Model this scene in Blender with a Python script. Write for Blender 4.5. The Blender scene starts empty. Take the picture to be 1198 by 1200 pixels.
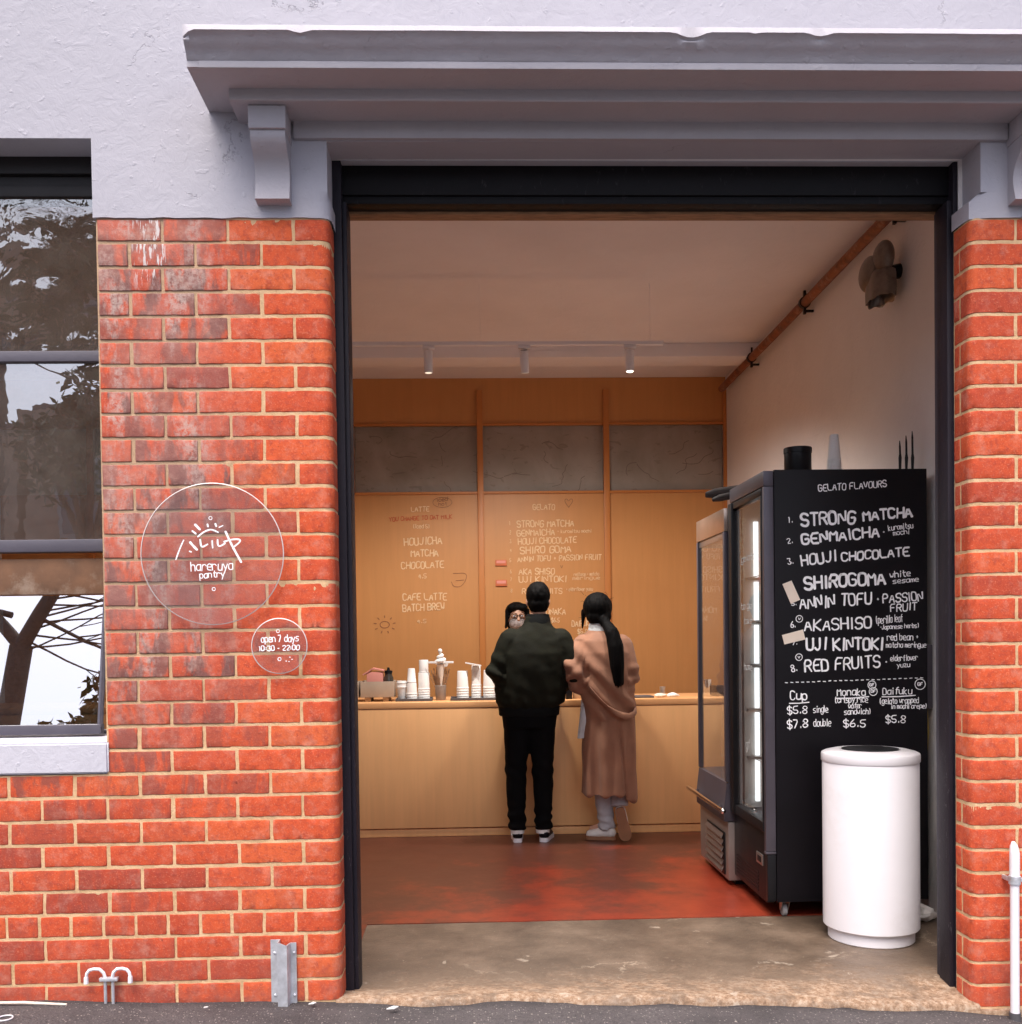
import bpy, bmesh, math, random
import numpy as np
from mathutils import Vector, Matrix, noise as mnoise

random.seed(7)
R = math.radians
scn = bpy.context.scene
COL = scn.collection

# ------------------------------------------------------------------ camera
cam_d = bpy.data.cameras.new("camera")
cam = bpy.data.objects.new("camera", cam_d)
COL.objects.link(cam)
yaw, pitch, roll = 0.03187, -0.02085, -0.0131
fw = Vector((math.sin(yaw) * math.cos(pitch), math.cos(yaw) * math.cos(pitch), math.sin(pitch)))
r0 = Vector((math.cos(yaw), -math.sin(yaw), 0))
u0 = r0.cross(fw)
rt = r0 * math.cos(roll) + u0 * math.sin(roll)
up = -r0 * math.sin(roll) + u0 * math.cos(roll)
mw = Matrix((rt, up, -fw)).transposed().to_4x4()
mw.translation = Vector((0, -3.85, 1.40))
cam.matrix_world = mw
cam_d.sensor_width = 36
cam_d.lens = 36.0
cam_d.shift_x = 0.0087
cam_d.shift_y = 0.1438
cam_d.clip_start = 0.05
cam_d.clip_end = 500
scn.camera = cam

# ------------------------------------------------------------------ sky, sun, exposure
SUN_EL, SUN_AZ = R(60), R(200)          # azimuth measured like the sky texture's rotation
world = bpy.data.worlds.new("World")
scn.world = world
world.use_nodes = True
wt = world.node_tree
sky = wt.nodes.new("ShaderNodeTexSky")
sky.sky_type = 'NISHITA'
sky.sun_disc = False
sky.sun_elevation = SUN_EL
sky.sun_rotation = SUN_AZ
sky.air_density = 0.7
sky.dust_density = 4.5
sky.ozone_density = 1.0
bgn = wt.nodes["Background"]
bgn.inputs["Strength"].default_value = 0.15
wt.links.new(sky.outputs[0], bgn.inputs["Color"])
sun_d = bpy.data.lights.new("sun", 'SUN')
sun_d.energy = 1.15
sun_d.angle = R(42)
sun_d.color = (1.0, 0.97, 0.95)
sun = bpy.data.objects.new("sun", sun_d)
COL.objects.link(sun)
sd = Vector((math.sin(SUN_AZ) * math.cos(SUN_EL), math.cos(SUN_AZ) * math.cos(SUN_EL), math.sin(SUN_EL)))
sun.rotation_euler = sd.to_track_quat('Z', 'Y').to_euler()
scn.view_settings.view_transform = 'Standard'
scn.view_settings.look = 'None'
scn.view_settings.gamma = 1
scn.view_settings.exposure = 1.0
try:
    scn.cycles.max_bounces = 10
    scn.cycles.diffuse_bounces = 6
    scn.cycles.transparent_max_bounces = 16
    scn.cycles.use_denoising = True
    scn.cycles.sample_clamp_indirect = 6
except Exception:
    pass

# ------------------------------------------------------------------ materials
def new_mat(name):
    m = bpy.data.materials.new(name)
    m.use_nodes = True
    nt = m.node_tree
    nt.nodes.clear()
    out = nt.nodes.new("ShaderNodeOutputMaterial")
    return m, nt, out

def nd(nt, typ, **kw):
    n = nt.nodes.new(typ)
    for k, v in kw.items():
        if k in n.inputs.keys():
            n.inputs[k].default_value = v
        else:
            setattr(n, k, v)
    return n

def c4(c):
    return (c[0], c[1], c[2], 1.0)

def tex_noise(nt, co, scale, detail=4.0, rough=0.55, stretch=None, dist=0.0):
    if stretch:
        mp = nd(nt, "ShaderNodeMapping")
        mp.inputs["Scale"].default_value = stretch
        nt.links.new(co, mp.inputs["Vector"])
        co = mp.outputs[0]
    n = nd(nt, "ShaderNodeTexNoise", Scale=scale, Detail=detail, Roughness=rough, Distortion=dist)
    nt.links.new(co, n.inputs["Vector"])
    return n.outputs["Fac"]

def ramp(nt, fac, stops):
    r = nd(nt, "ShaderNodeValToRGB")
    e = r.color_ramp.elements
    while len(e) < len(stops):
        e.new(0.5)
    for i, (p, c) in enumerate(stops):
        e[i].position = p
        e[i].color = c4(c) if len(c) == 3 else c
    nt.links.new(fac, r.inputs[0])
    return r.outputs[0]

def mix(nt, fac, a, b, blend='MIX'):
    m = nd(nt, "ShaderNodeMix", data_type='RGBA', blend_type=blend)
    for sock, v in ((m.inputs[0], fac), (m.inputs[6], a), (m.inputs[7], b)):
        if isinstance(v, (int, float)):
            sock.default_value = v
        elif isinstance(v, tuple):
            sock.default_value = c4(v)
        else:
            nt.links.new(v, sock)
    return m.outputs[2]

def mth(nt, op, a, b=0.0, clamp=False):
    m = nd(nt, "ShaderNodeMath", operation=op)
    m.use_clamp = clamp
    for i, v in enumerate((a, b)):
        if isinstance(v, (int, float)):
            m.inputs[i].default_value = v
        else:
            nt.links.new(v, m.inputs[i])
    return m.outputs[0]

def sstep(nt, v, lo, hi):
    m = nd(nt, "ShaderNodeMapRange", interpolation_type='SMOOTHSTEP')
    m.inputs[1].default_value = lo
    m.inputs[2].default_value = hi
    nt.links.new(v, m.inputs[0])
    return m.outputs[0]

def bump(nt, h, strength=0.3, dist=0.01, normal=None):
    b = nd(nt, "ShaderNodeBump", Strength=strength, Distance=dist)
    nt.links.new(h, b.inputs["Height"])
    if normal:
        nt.links.new(normal, b.inputs["Normal"])
    return b.outputs[0]

def gco(nt):
    return nd(nt, "ShaderNodeNewGeometry").outputs["Position"]

def principled(nt, out, color, rough=0.6, metal=0.0, normal=None, spec=0.5, coat=0.0, sheen=0.0):
    p = nd(nt, "ShaderNodeBsdfPrincipled")
    for k, v in (("Base Color", color), ("Roughness", rough), ("Metallic", metal)):
        if isinstance(v, tuple):
            p.inputs[k].default_value = c4(v)
        elif isinstance(v, (int, float)):
            p.inputs[k].default_value = v
        else:
            nt.links.new(v, p.inputs[k])
    p.inputs["Specular IOR Level"].default_value = spec
    p.inputs["Coat Weight"].default_value = coat
    p.inputs["Sheen Weight"].default_value = sheen
    if normal:
        nt.links.new(normal, p.inputs["Normal"])
    nt.links.new(p.outputs[0], out.inputs[0])
    return p

def pm(name, col, rough=0.6, metal=0.0, var=0.12, scale=7.0, bmp=0.15, bscale=60.0, bdist=0.004,
       stretch=None, spec=0.5, dirt=None, dirt_amt=0.5, sheen=0.0, coat=0.0, obj=True):
    m, nt, out = new_mat(name)
    co = nd(nt, "ShaderNodeTexCoord").outputs["Object"] if obj else gco(nt)
    f = tex_noise(nt, co, scale, 5, 0.6, stretch)
    lo = tuple(c * (1 - var) for c in col)
    hi = tuple(min(1, c * (1 + var)) for c in col)
    c = ramp(nt, f, [(0.3, lo), (0.7, hi)])
    if dirt:
        d = sstep(nt, tex_noise(nt, co, scale * 0.6 + 1.3, 6, 0.7), 0.5, 0.72)
        c = mix(nt, mth(nt, 'MULTIPLY', d, dirt_amt), c, dirt)
    nrm = None
    if bmp:
        nrm = bump(nt, tex_noise(nt, co, bscale, 4, 0.6, stretch), bmp, bdist)
    rr = nd(nt, "ShaderNodeMapRange")
    rr.inputs[3].default_value = max(0.02, rough * 0.8)
    rr.inputs[4].default_value = min(1, rough * 1.2)
    nt.links.new(f, rr.inputs[0])
    principled(nt, out, c, rr.outputs[0], metal, nrm, spec, coat, sheen)
    return m

def glass_mat(name, refl=0.3, tint=(0.9, 0.9, 0.9), rough=0.0, wav=0.0, wscale=6.0, wdist=0.02, film=0.0, film_col=(0.7, 0.7, 0.7)):
    m, nt, out = new_mat(name)
    co = gco(nt)
    tr = nd(nt, "ShaderNodeBsdfTransparent", Color=c4(tint))
    gl = nd(nt, "ShaderNodeBsdfGlossy", Roughness=rough)
    gl.inputs["Color"].default_value = (1, 1, 1, 1)
    if wav:
        h = tex_noise(nt, co, wscale, 3, 0.5, None, 1.2)
        if wav > 0.3:
            # the old pane is only badly buckled in places
            k = sstep(nt, tex_noise(nt, co, 1.7, 3, 0.5, None, 0.5), 0.50, 0.66)
            h = mth(nt, 'MULTIPLY', h, mth(nt, 'ADD', mth(nt, 'MULTIPLY', k, 0.97), 0.03))
        nt.links.new(bump(nt, h, wav, wdist), gl.inputs["Normal"])
    fr = nd(nt, "ShaderNodeFresnel", IOR=1.5)
    bf = nd(nt, "ShaderNodeNewGeometry").outputs["Backfacing"]
    fac = mth(nt, 'MULTIPLY', mth(nt, 'ADD', fr.outputs[0], refl, True), mth(nt, 'SUBTRACT', 1.0, bf))
    ms = nd(nt, "ShaderNodeMixShader")
    nt.links.new(fac, ms.inputs[0])
    nt.links.new(tr.outputs[0], ms.inputs[1])
    nt.links.new(gl.outputs[0], ms.inputs[2])
    last = ms
    if film:
        df = nd(nt, "ShaderNodeBsdfDiffuse", Color=c4(film_col))
        ms2 = nd(nt, "ShaderNodeMixShader")
        f = mth(nt, 'MULTIPLY', tex_noise(nt, co, 9.0, 5, 0.7), film * 2)
        nt.links.new(f, ms2.inputs[0])
        nt.links.new(ms.outputs[0], ms2.inputs[1])
        nt.links.new(df.outputs[0], ms2.inputs[2])
        last = ms2
    nt.links.new(last.outputs[0], out.inputs[0])
    return m

def emit_mat(name, col, strength):
    m, nt, out = new_mat(name)
    e = nd(nt, "ShaderNodeEmission", Color=c4(col), Strength=strength)
    nt.links.new(e.outputs[0], out.inputs[0])
    return m

# ---- brick
def brick_material():
    m, nt, out = new_mat("brick")
    at = nd(nt, "ShaderNodeVertexColor", layer_name="tone")
    sp = nd(nt, "ShaderNodeSeparateColor")
    nt.links.new(at.outputs[0], sp.inputs[0])
    r, g, b = sp.outputs[0], sp.outputs[1], sp.outputs[2]
    co = gco(nt)
    sx = nd(nt, "ShaderNodeSeparateXYZ")
    nt.links.new(co, sx.inputs[0])
    x, z = sx.outputs[0], sx.outputs[2]
    base = ramp(nt, r, [(0.0, (0.38, 0.058, 0.032)), (0.4, (0.55, 0.082, 0.032)), (0.75, (0.62, 0.098, 0.034)), (1.0, (0.64, 0.125, 0.042))])
    grain = tex_noise(nt, co, 38, 6, 0.7)
    base = mix(nt, mth(nt, 'MULTIPLY', sstep(nt, grain, 0.44, 0.68), 0.6), base, (0.34, 0.05, 0.035))
    fine = tex_noise(nt, co, 160, 3, 0.6)
    base = mix(nt, mth(nt, 'MULTIPLY', sstep(nt, fine, 0.54, 0.72), 0.5), base, (0.72, 0.25, 0.14))
    # burnt dark blue-grey bands on some bricks
    band = tex_noise(nt, co, 9.5, 4, 0.6, (1.6, 1, 0.55), 0.4)
    burnt = mth(nt, 'MULTIPLY', sstep(nt, band, 0.43, 0.55), g)
    base = mix(nt, mth(nt, 'MULTIPLY', burnt, 0.92), base, (0.125, 0.072, 0.068))
    # pale bloom running down the left side of the pier
    xs = sstep(nt, x, -0.75, -1.06)
    zs = mth(nt, 'MULTIPLY', sstep(nt, z, 0.85, 1.55), xs)
    streak = tex_noise(nt, co, 7.0, 5, 0.65, (1.5, 1, 0.5))
    bl = mth(nt, 'MULTIPLY', sstep(nt, streak, 0.46, 0.62), zs)
    bl = mth(nt, 'MULTIPLY', bl, sstep(nt, tex_noise(nt, co, 46, 5, 0.75), 0.36, 0.6))
    base = mix(nt, mth(nt, 'MULTIPLY', bl, 0.72), base, (0.52, 0.43, 0.38))
    dull = mth(nt, 'MULTIPLY', mth(nt, 'MULTIPLY', zs, sstep(nt, tex_noise(nt, co, 5, 5, 0.65), 0.3, 0.65)), 0.5)
    base = mix(nt, dull, base, (0.42, 0.20, 0.165))
    # white paint dribbled over the top courses
    px_ = mth(nt, 'MULTIPLY', sstep(nt, x, -1.245, -1.19), sstep(nt, x, -1.085, -1.12))
    pz_ = mth(nt, 'MULTIPLY', sstep(nt, z, 2.66, 2.80), px_)
    mpd = nd(nt, "ShaderNodeMapping")
    mpd.inputs["Rotation"].default_value = (0, R(-24), 0)
    mpd.inputs["Scale"].default_value = (3.2, 1, 0.5)
    nt.links.new(co, mpd.inputs["Vector"])
    dn_ = tex_noise(nt, mpd.outputs[0], 26, 4, 0.6)
    dr_ = mth(nt, 'MULTIPLY', sstep(nt, dn_, 0.53, 0.58), pz_)
    base = mix(nt, mth(nt, 'MULTIPLY', dr_, 0.9), base, (0.66, 0.62, 0.60))
    # scattered pale nicks and specks
    nk = sstep(nt, tex_noise(nt, co, 75, 4, 0.7, (1, 1, 1.8)), 0.67, 0.72)
    base = mix(nt, mth(nt, 'MULTIPLY', nk, 0.45), base, (0.62, 0.40, 0.30))
    pit = sstep(nt, tex_noise(nt, co, 52, 5, 0.75), 0.36, 0.30)
    base = mix(nt, mth(nt, 'MULTIPLY', pit, 0.55), base, (0.17, 0.035, 0.022))
    # general thin lime film
    film = mth(nt, 'MULTIPLY', sstep(nt, tex_noise(nt, co, 14, 6, 0.7), 0.48, 0.74), 0.30)
    base = mix(nt, film, base, (0.68, 0.42, 0.32))
    # grime near the ground
    gr = mth(nt, 'MULTIPLY', sstep(nt, z, 0.30, 0.05), sstep(nt, tex_noise(nt, co, 11, 5, 0.7), 0.35, 0.65))
    base = mix(nt, mth(nt, 'MULTIPLY', gr, 0.5), base, (0.30, 0.10, 0.075))
    h = mth(nt, 'ADD', mth(nt, 'MULTIPLY', grain, 0.7), mth(nt, 'MULTIPLY', fine, 0.3))
    n = bump(nt, mth(nt, 'SUBTRACT', h, mth(nt, 'MULTIPLY', pit, 0.35)), 0.65, 0.005)
    principled(nt, out, base, 0.85, 0, n, 0.25)
    return m

def mortar_material():
    m, nt, out = new_mat("mortar")
    co = gco(nt)
    sx = nd(nt, "ShaderNodeSeparateXYZ")
    nt.links.new(co, sx.inputs[0])
    a = tex_noise(nt, co, 12, 6, 0.7)
    base = ramp(nt, a, [(0.3, (0.52, 0.33, 0.17)), (0.55, (0.70, 0.47, 0.265)), (0.8, (0.76, 0.57, 0.37))])
    up_l = mth(nt, 'MULTIPLY', sstep(nt, sx.outputs[0], -0.6, -1.15), sstep(nt, sx.outputs[2], 0.9, 1.8))
    base = mix(nt, mth(nt, 'MULTIPLY', up_l, 0.65), base, (0.40, 0.27, 0.19))
    f = tex_noise(nt, co, 90, 5, 0.7)
    base = mix(nt, mth(nt, 'MULTIPLY', sstep(nt, f, 0.55, 0.8), 0.3), base, (0.42, 0.28, 0.18))
    n = bump(nt, mth(nt, 'ADD', mth(nt, 'MULTIPLY', a, 1.5), f), 0.6, 0.006)
    principled(nt, out, base, 0.95, 0, n, 0.2)
    return m

def plaster_material(name, col, cracks=True, grime=True):
    m, nt, out = new_mat(name)
    co = gco(nt)
    a = tex_noise(nt, co, 1.6, 5, 0.6)
    base = ramp(nt, a, [(0.3, tuple(c * 0.95 for c in col)), (0.7, tuple(min(1, c * 1.04) for c in col))])
    b1 = tex_noise(nt, co, 16, 7, 0.62, None, 0.6)
    b2 = tex_noise(nt, co, 70, 4, 0.6)
    lumps = sstep(nt, tex_noise(nt, co, 34, 2, 0.5), 0.64, 0.74)
    h = mth(nt, 'ADD', mth(nt, 'ADD', b1, mth(nt, 'MULTIPLY', b2, 0.22)), mth(nt, 'MULTIPLY', lumps, 0.25))
    n = bump(nt, h, 0.5, 0.008)
    if cracks:
        wob = nd(nt, "ShaderNodeTexNoise", Scale=3.5, Detail=6.0, Roughness=0.7)
        nt.links.new(co, wob.inputs["Vector"])
        vm = nd(nt, "ShaderNodeVectorMath", operation='SCALE')
        nt.links.new(wob.outputs["Color"], vm.inputs[0])
        vm.inputs["Scale"].default_value = 0.35
        va = nd(nt, "ShaderNodeVectorMath", operation='ADD')
        nt.links.new(co, va.inputs[0])
        nt.links.new(vm.outputs[0], va.inputs[1])
        vo = nd(nt, "ShaderNodeTexVoronoi", feature='DISTANCE_TO_EDGE', Scale=1.35)
        nt.links.new(va.outputs[0], vo.inputs["Vector"])
        line = sstep(nt, vo.outputs["Distance"], 0.006, 0.001)
        msk = sstep(nt, tex_noise(nt, co, 1.9, 3, 0.6), 0.52, 0.6)
        cr = mth(nt, 'MULTIPLY', line, msk)
        base = mix(nt, mth(nt, 'MULTIPLY', cr, 0.55), base, tuple(c * 0.45 for c in col))
        n = bump(nt, mth(nt, 'SUBTRACT', 1.0, cr), 0.5, 0.004, n)
    if grime:
        st = sstep(nt, tex_noise(nt, co, 6, 6, 0.7, (1.5, 1, 0.25)), 0.58, 0.8)
        base = mix(nt, mth(nt, 'MULTIPLY', st, 0.14), base, tuple(c * 0.7 for c in (col[0] * 1.05, col[1], col[2] * 0.92)))
        sp = sstep(nt, tex_noise(nt, co, 55, 2, 0.5), 0.73, 0.78)
        base = mix(nt, mth(nt, 'MULTIPLY', sp, 0.25), base, tuple(c * 0.6 for c in col))
    principled(nt, out, base, 0.62, 0, n, 0.35)
    return m

def asphalt_material():
    m, nt, out = new_mat("asphalt")
    co = gco(nt)
    a = tex_noise(nt, co, 2.2, 6, 0.65)
    base = ramp(nt, a, [(0.3, (0.062, 0.054, 0.055)), (0.7, (0.115, 0.10, 0.10))])
    vo = nd(nt, "ShaderNodeTexVoronoi", Scale=120.0)
    nt.links.new(co, vo.inputs["Vector"])
    sp = nd(nt, "ShaderNodeSeparateColor")
    nt.links.new(vo.outputs["Color"], sp.inputs[0])
    dots = mth(nt, 'MULTIPLY', sstep(nt, sp.outputs[0], 0.80, 0.9), sstep(nt, vo.outputs["Distance"], 0.45, 0.2))
    base = mix(nt, mth(nt, 'MULTIPLY', dots, 0.8), base, (0.42, 0.37, 0.34))
    dk = mth(nt, 'MULTIPLY', sstep(nt, sp.outputs[1], 0.6, 0.9), 0.5)
    base = mix(nt, dk, base, (0.05, 0.045, 0.047))
    vo2 = nd(nt, "ShaderNodeTexVoronoi", Scale=38.0)
    nt.links.new(co, vo2.inputs["Vector"])
    sp2 = nd(nt, "ShaderNodeSeparateColor")
    nt.links.new(vo2.outputs["Color"], sp2.inputs[0])
    chips = mth(nt, 'MULTIPLY', sstep(nt, sp2.outputs[0], 0.93, 0.97), sstep(nt, vo2.outputs["Distance"], 0.25, 0.12))
    base = mix(nt, mth(nt, 'MULTIPLY', chips, 0.7), base, (0.55, 0.48, 0.42))
    # dark margin against the wall
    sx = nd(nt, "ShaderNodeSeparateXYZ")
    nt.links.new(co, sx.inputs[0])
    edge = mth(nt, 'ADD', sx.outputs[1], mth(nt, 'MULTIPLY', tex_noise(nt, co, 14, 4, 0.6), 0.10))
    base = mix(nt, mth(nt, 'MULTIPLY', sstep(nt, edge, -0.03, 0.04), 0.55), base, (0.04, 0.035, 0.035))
    h = mth(nt, 'ADD', vo.outputs["Distance"], mth(nt, 'MULTIPLY', tex_noise(nt, co, 45, 4, 0.6), 1.0))
    principled(nt, out, base, 0.9, 0, bump(nt, h, 0.7, 0.006), 0.3)
    return m

def slab_material():
    m, nt, out = new_mat("worn_concrete")
    co = gco(nt)
    sx = nd(nt, "ShaderNodeSeparateXYZ")
    nt.links.new(co, sx.inputs[0])
    y = sx.outputs[1]
    a = tex_noise(nt, co, 3.2, 7, 0.65)
    base = ramp(nt, a, [(0.3, (0.075, 0.050, 0.034)), (0.5, (0.135, 0.095, 0.066)), (0.75, (0.235, 0.17, 0.122))])
    yy = mth(nt, 'ADD', y, mth(nt, 'MULTIPLY', mth(nt, 'SUBTRACT', tex_noise(nt, co, 3.2, 6, 0.7), 0.5), 0.95))
    lip = mth(nt, 'MULTIPLY', sstep(nt, yy, 0.46, 0.02), mth(nt, 'ADD', mth(nt, 'MULTIPLY', sstep(nt, tex_noise(nt, co, 9, 6, 0.7), 0.36, 0.56), 0.6), 0.4))
    agg = ramp(nt, tex_noise(nt, co, 42, 8, 0.8), [(0.36, (0.17, 0.095, 0.055)), (0.5, (0.35, 0.225, 0.14)), (0.64, (0.52, 0.41, 0.31))])
    base = mix(nt, mth(nt, 'MULTIPLY', lip, 0.95), base, agg)
    sp = sstep(nt, tex_noise(nt, co, 85, 3, 0.6), 0.66, 0.74)
    base = mix(nt, mth(nt, 'MULTIPLY', sp, 0.5), base, (0.62, 0.55, 0.46))
    pat = sstep(nt, tex_noise(nt, co, 5.5, 5, 0.6, None, 0.8), 0.66, 0.69)
    base = mix(nt, mth(nt, 'MULTIPLY', pat, 0.45), base, (0.55, 0.47, 0.38))
    wob = nd(nt, "ShaderNodeTexNoise", Scale=5.0, Detail=6.0, Roughness=0.7)
    nt.links.new(co, wob.inputs["Vector"])
    vm = nd(nt, "ShaderNodeVectorMath", operation='SCALE')
    nt.links.new(wob.outputs["Color"], vm.inputs[0])
    vm.inputs["Scale"].default_value = 0.3
    va = nd(nt, "ShaderNodeVectorMath", operation='ADD')
    nt.links.new(co, va.inputs[0])
    nt.links.new(vm.outputs[0], va.inputs[1])
    vo = nd(nt, "ShaderNodeTexVoronoi", feature='DISTANCE_TO_EDGE', Scale=1.1)
    nt.links.new(va.outputs[0], vo.inputs["Vector"])
    cr = mth(nt, 'MULTIPLY', sstep(nt, vo.outputs["Distance"], 0.008, 0.001), mth(nt, 'MULTIPLY', sstep(nt, tex_noise(nt, co, 1.7, 3, 0.6), 0.48, 0.6), 0.5))
    base = mix(nt, cr, base, (0.55, 0.45, 0.34))
    h = mth(nt, 'ADD', tex_noise(nt, co, 50, 5, 0.7), mth(nt, 'MULTIPLY', a, 0.8))
    rgh = nd(nt, "ShaderNodeMapRange")
    rgh.inputs[3].default_value = 0.42
    rgh.inputs[4].default_value = 0.9
    nt.links.new(lip, rgh.inputs[0])
    principled(nt, out, base, rgh.outputs[0], 0, bump(nt, h, 0.45, 0.005), 0.4)
    return m

def red_floor_material():
    m, nt, out = new_mat("red_floor_paint")
    co = gco(nt)
    sx = nd(nt, "ShaderNodeSeparateXYZ")
    nt.links.new(co, sx.inputs[0])
    a = tex_noise(nt, co, 1.7, 7, 0.68)
    base = ramp(nt, tex_noise(nt, co, 5, 6, 0.65), [(0.3, (0.20, 0.026, 0.012)), (0.7, (0.31, 0.043, 0.017))])
    # paint walked off where people stand in front of the counter
    d = mth(nt, 'ADD', mth(nt, 'MULTIPLY', sx.outputs[1], 0.13), mth(nt, 'MULTIPLY', sx.outputs[0], -0.10))
    worn = sstep(nt, mth(nt, 'ADD', a, d), 0.56, 0.78)
    base = mix(nt, mth(nt, 'MULTIPLY', worn, 0.8), base, (0.060, 0.026, 0.016))
    sc = sstep(nt, tex_noise(nt, co, 9, 7, 0.75, (0.5, 2.2, 1)), 0.62, 0.74)
    base = mix(nt, mth(nt, 'MULTIPLY', sc, 0.5), base, (0.10, 0.045, 0.03))
    sp = sstep(nt, tex_noise(nt, co, 70, 2, 0.5), 0.72, 0.78)
    base = mix(nt, mth(nt, 'MULTIPLY', sp, 0.5), base, (0.36, 0.22, 0.16))
    rgh = nd(nt, "ShaderNodeMapRange")
    rgh.inputs[3].default_value = 0.22
    rgh.inputs[4].default_value = 0.48
    nt.links.new(a, rgh.inputs[0])
    principled(nt, out, base, rgh.outputs[0], 0, bump(nt, tex_noise(nt, co, 22, 5, 0.6), 0.18, 0.004), 0.5)
    return m

def ply_material(name, col, vert=True, g0=0.94, g1=1.05):
    m, nt, out = new_mat(name)
    co = gco(nt)
    st = (9, 9, 0.5) if vert else (0.5, 9, 9)
    g = tex_noise(nt, co, 2.4, 6, 0.6, st, 0.6)
    cl = tex_noise(nt, co, 1.3, 4, 0.6)
    base = ramp(nt, g, [(0.25, tuple(c * g0 for c in col)), (0.75, tuple(min(1, c * g1) for c in col))])
    base = mix(nt, mth(nt, 'MULTIPLY', sstep(nt, cl, 0.45, 0.7), 0.25), base, tuple(c * k for c, k in zip(col, (0.86, 0.78, 0.7))))
    sp = sstep(nt, tex_noise(nt, co, 18, 5, 0.75), 0.66, 0.74)
    base = mix(nt, mth(nt, 'MULTIPLY', sp, 0.2), base, tuple(c * 0.6 for c in col))
    principled(nt, out, base, 0.42, 0, bump(nt, g, 0.03, 0.002), 0.3)
    return m

def worn_paint_material(name, col, under, amt=0.5, zlow=0.9):
    """dark gloss paint, chipped and scuffed towards the ground"""
    m, nt, out = new_mat(name)
    co = gco(nt)
    sx = nd(nt, "ShaderNodeSeparateXYZ")
    nt.links.new(co, sx.inputs[0])
    a = tex_noise(nt, co, 4, 6, 0.65, (1, 1, 0.4))
    base = ramp(nt, a, [(0.3, tuple(c * 0.75 for c in col)), (0.7, tuple(c * 1.25 for c in col))])
    chip = sstep(nt, tex_noise(nt, co, 26, 7, 0.75, (1.4, 1.4, 0.5)), 0.60, 0.66)
    low = nd(nt, "ShaderNodeMapRange")
    low.inputs[1].default_value = zlow + 0.8
    low.inputs[2].default_value = zlow - 0.6
    low.inputs[3].default_value = 0.15
    nt.links.new(sx.outputs[2], low.inputs[0])
    f = mth(nt, 'MULTIPLY', mth(nt, 'MULTIPLY', chip, low.outputs[0]), amt, True)
    base = mix(nt, f, base, under)
    h = mth(nt, 'ADD', tex_noise(nt, co, 30, 6, 0.7), mth(nt, 'MULTIPLY', chip, -0.4))
    principled(nt, out, base, 0.55, 0, bump(nt, h, 0.4, 0.004), 0.22)
    return m

M = {}
M['brick'] = brick_material()
M['mortar'] = mortar_material()
M['render'] = plaster_material("painted_render", (0.43, 0.42, 0.468))
M['render_trim'] = plaster_material("painted_render_trim", (0.42, 0.40, 0.435), cracks=False)
M['sill'] = plaster_material("painted_sill", (0.58, 0.57, 0.625), cracks=False)
M['asphalt'] = asphalt_material()
M['slab'] = slab_material()
M['redfloor'] = red_floor_material()
M['ply'] = ply_material("orange_plywood", (0.56, 0.255, 0.085))
M['batten'] = ply_material("orange_batten", (0.53, 0.20, 0.055))
M['counter'] = ply_material("lit_counter_plywood", (0.86, 0.465, 0.20))  # same plywood as the partition, lightened in place of daylight from the door
M['counter_top'] = ply_material("counter_top", (0.78, 0.40, 0.17), False)  # takes the daylight-lightened colour of the counter front
M['frame'] = worn_paint_material("dark_door_paint", (0.0048, 0.004, 0.0055), (0.15, 0.14, 0.155), 0.85)
M['frame_jamb'] = worn_paint_material("jamb_paint", (0.020, 0.0165, 0.024), (0.13, 0.12, 0.13), 0.7)
M['frame_grey'] = worn_paint_material("grey_frame_paint", (0.05, 0.045, 0.058), (0.3, 0.28, 0.28), 0.4)
M['win_frame'] = pm("window_frame_paint", (0.09, 0.082, 0.105), 0.5, bmp=0.2)
M['win_head'] = pm("window_head_paint", (0.010, 0.008, 0.009), 0.6, bmp=0.2)
M['int_white'] = plaster_material("interior_white", (0.80, 0.76, 0.74), cracks=False)
M['ceiling'] = plaster_material("ceiling_paint", (0.80, 0.76, 0.78), cracks=False, grime=False)
M['rawwood'] = pm("raw_timber", (0.34, 0.19, 0.10), 0.8, var=0.35, scale=14, stretch=(1, 6, 6))
M['black'] = pm("black_laminate", (0.0045, 0.0035, 0.0055), 0.5, var=0.3, scale=4, bmp=0.05, spec=0.22)
M['black_metal'] = pm("black_metal", (0.008, 0.0075, 0.009), 0.4, var=0.2, bmp=0.05, spec=0.25)
M['grey_alu'] = pm("grey_aluminium", (0.085, 0.075, 0.092), 0.42, 0.3, bmp=0.05)
M['steel'] = pm("brushed_steel", (0.46, 0.43, 0.41), 0.32, 0.9, var=0.15, scale=3, bmp=0.08, stretch=(1, 1, 12))
M['chrome'] = pm("chrome", (0.7, 0.68, 0.66), 0.15, 1.0, bmp=0)
M['galv'] = pm("galvanised_steel", (0.60, 0.62, 0.66), 0.5, 0.55, var=0.22, scale=22, bmp=0.15, dirt=(0.36, 0.34, 0.33), dirt_amt=0.5)
M['white_plastic'] = pm("white_enamel", (0.84, 0.82, 0.85), 0.3, var=0.02, scale=3, bmp=0.05, bscale=25, dirt=(0.60, 0.55, 0.52), dirt_amt=0.25)
M['white_paper'] = pm("white_paper", (0.80, 0.78, 0.75), 0.8, var=0.03, bmp=0.05)
M['cream_paper'] = pm("cream_paper", (0.82, 0.70, 0.58), 0.8, var=0.04, bmp=0.05)
M['chalk'] = pm("chalk_paint", (0.93, 0.93, 0.94), 0.8, var=0.05, scale=60, bmp=0.1)
M['letter'] = pm("cream_letter", (0.80, 0.56, 0.32), 0.7, var=0.08, scale=50, bmp=0.05)
M['letter_faint'] = pm("faint_letter", (0.66, 0.36, 0.15), 0.7, var=0.08, bmp=0.05)
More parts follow.
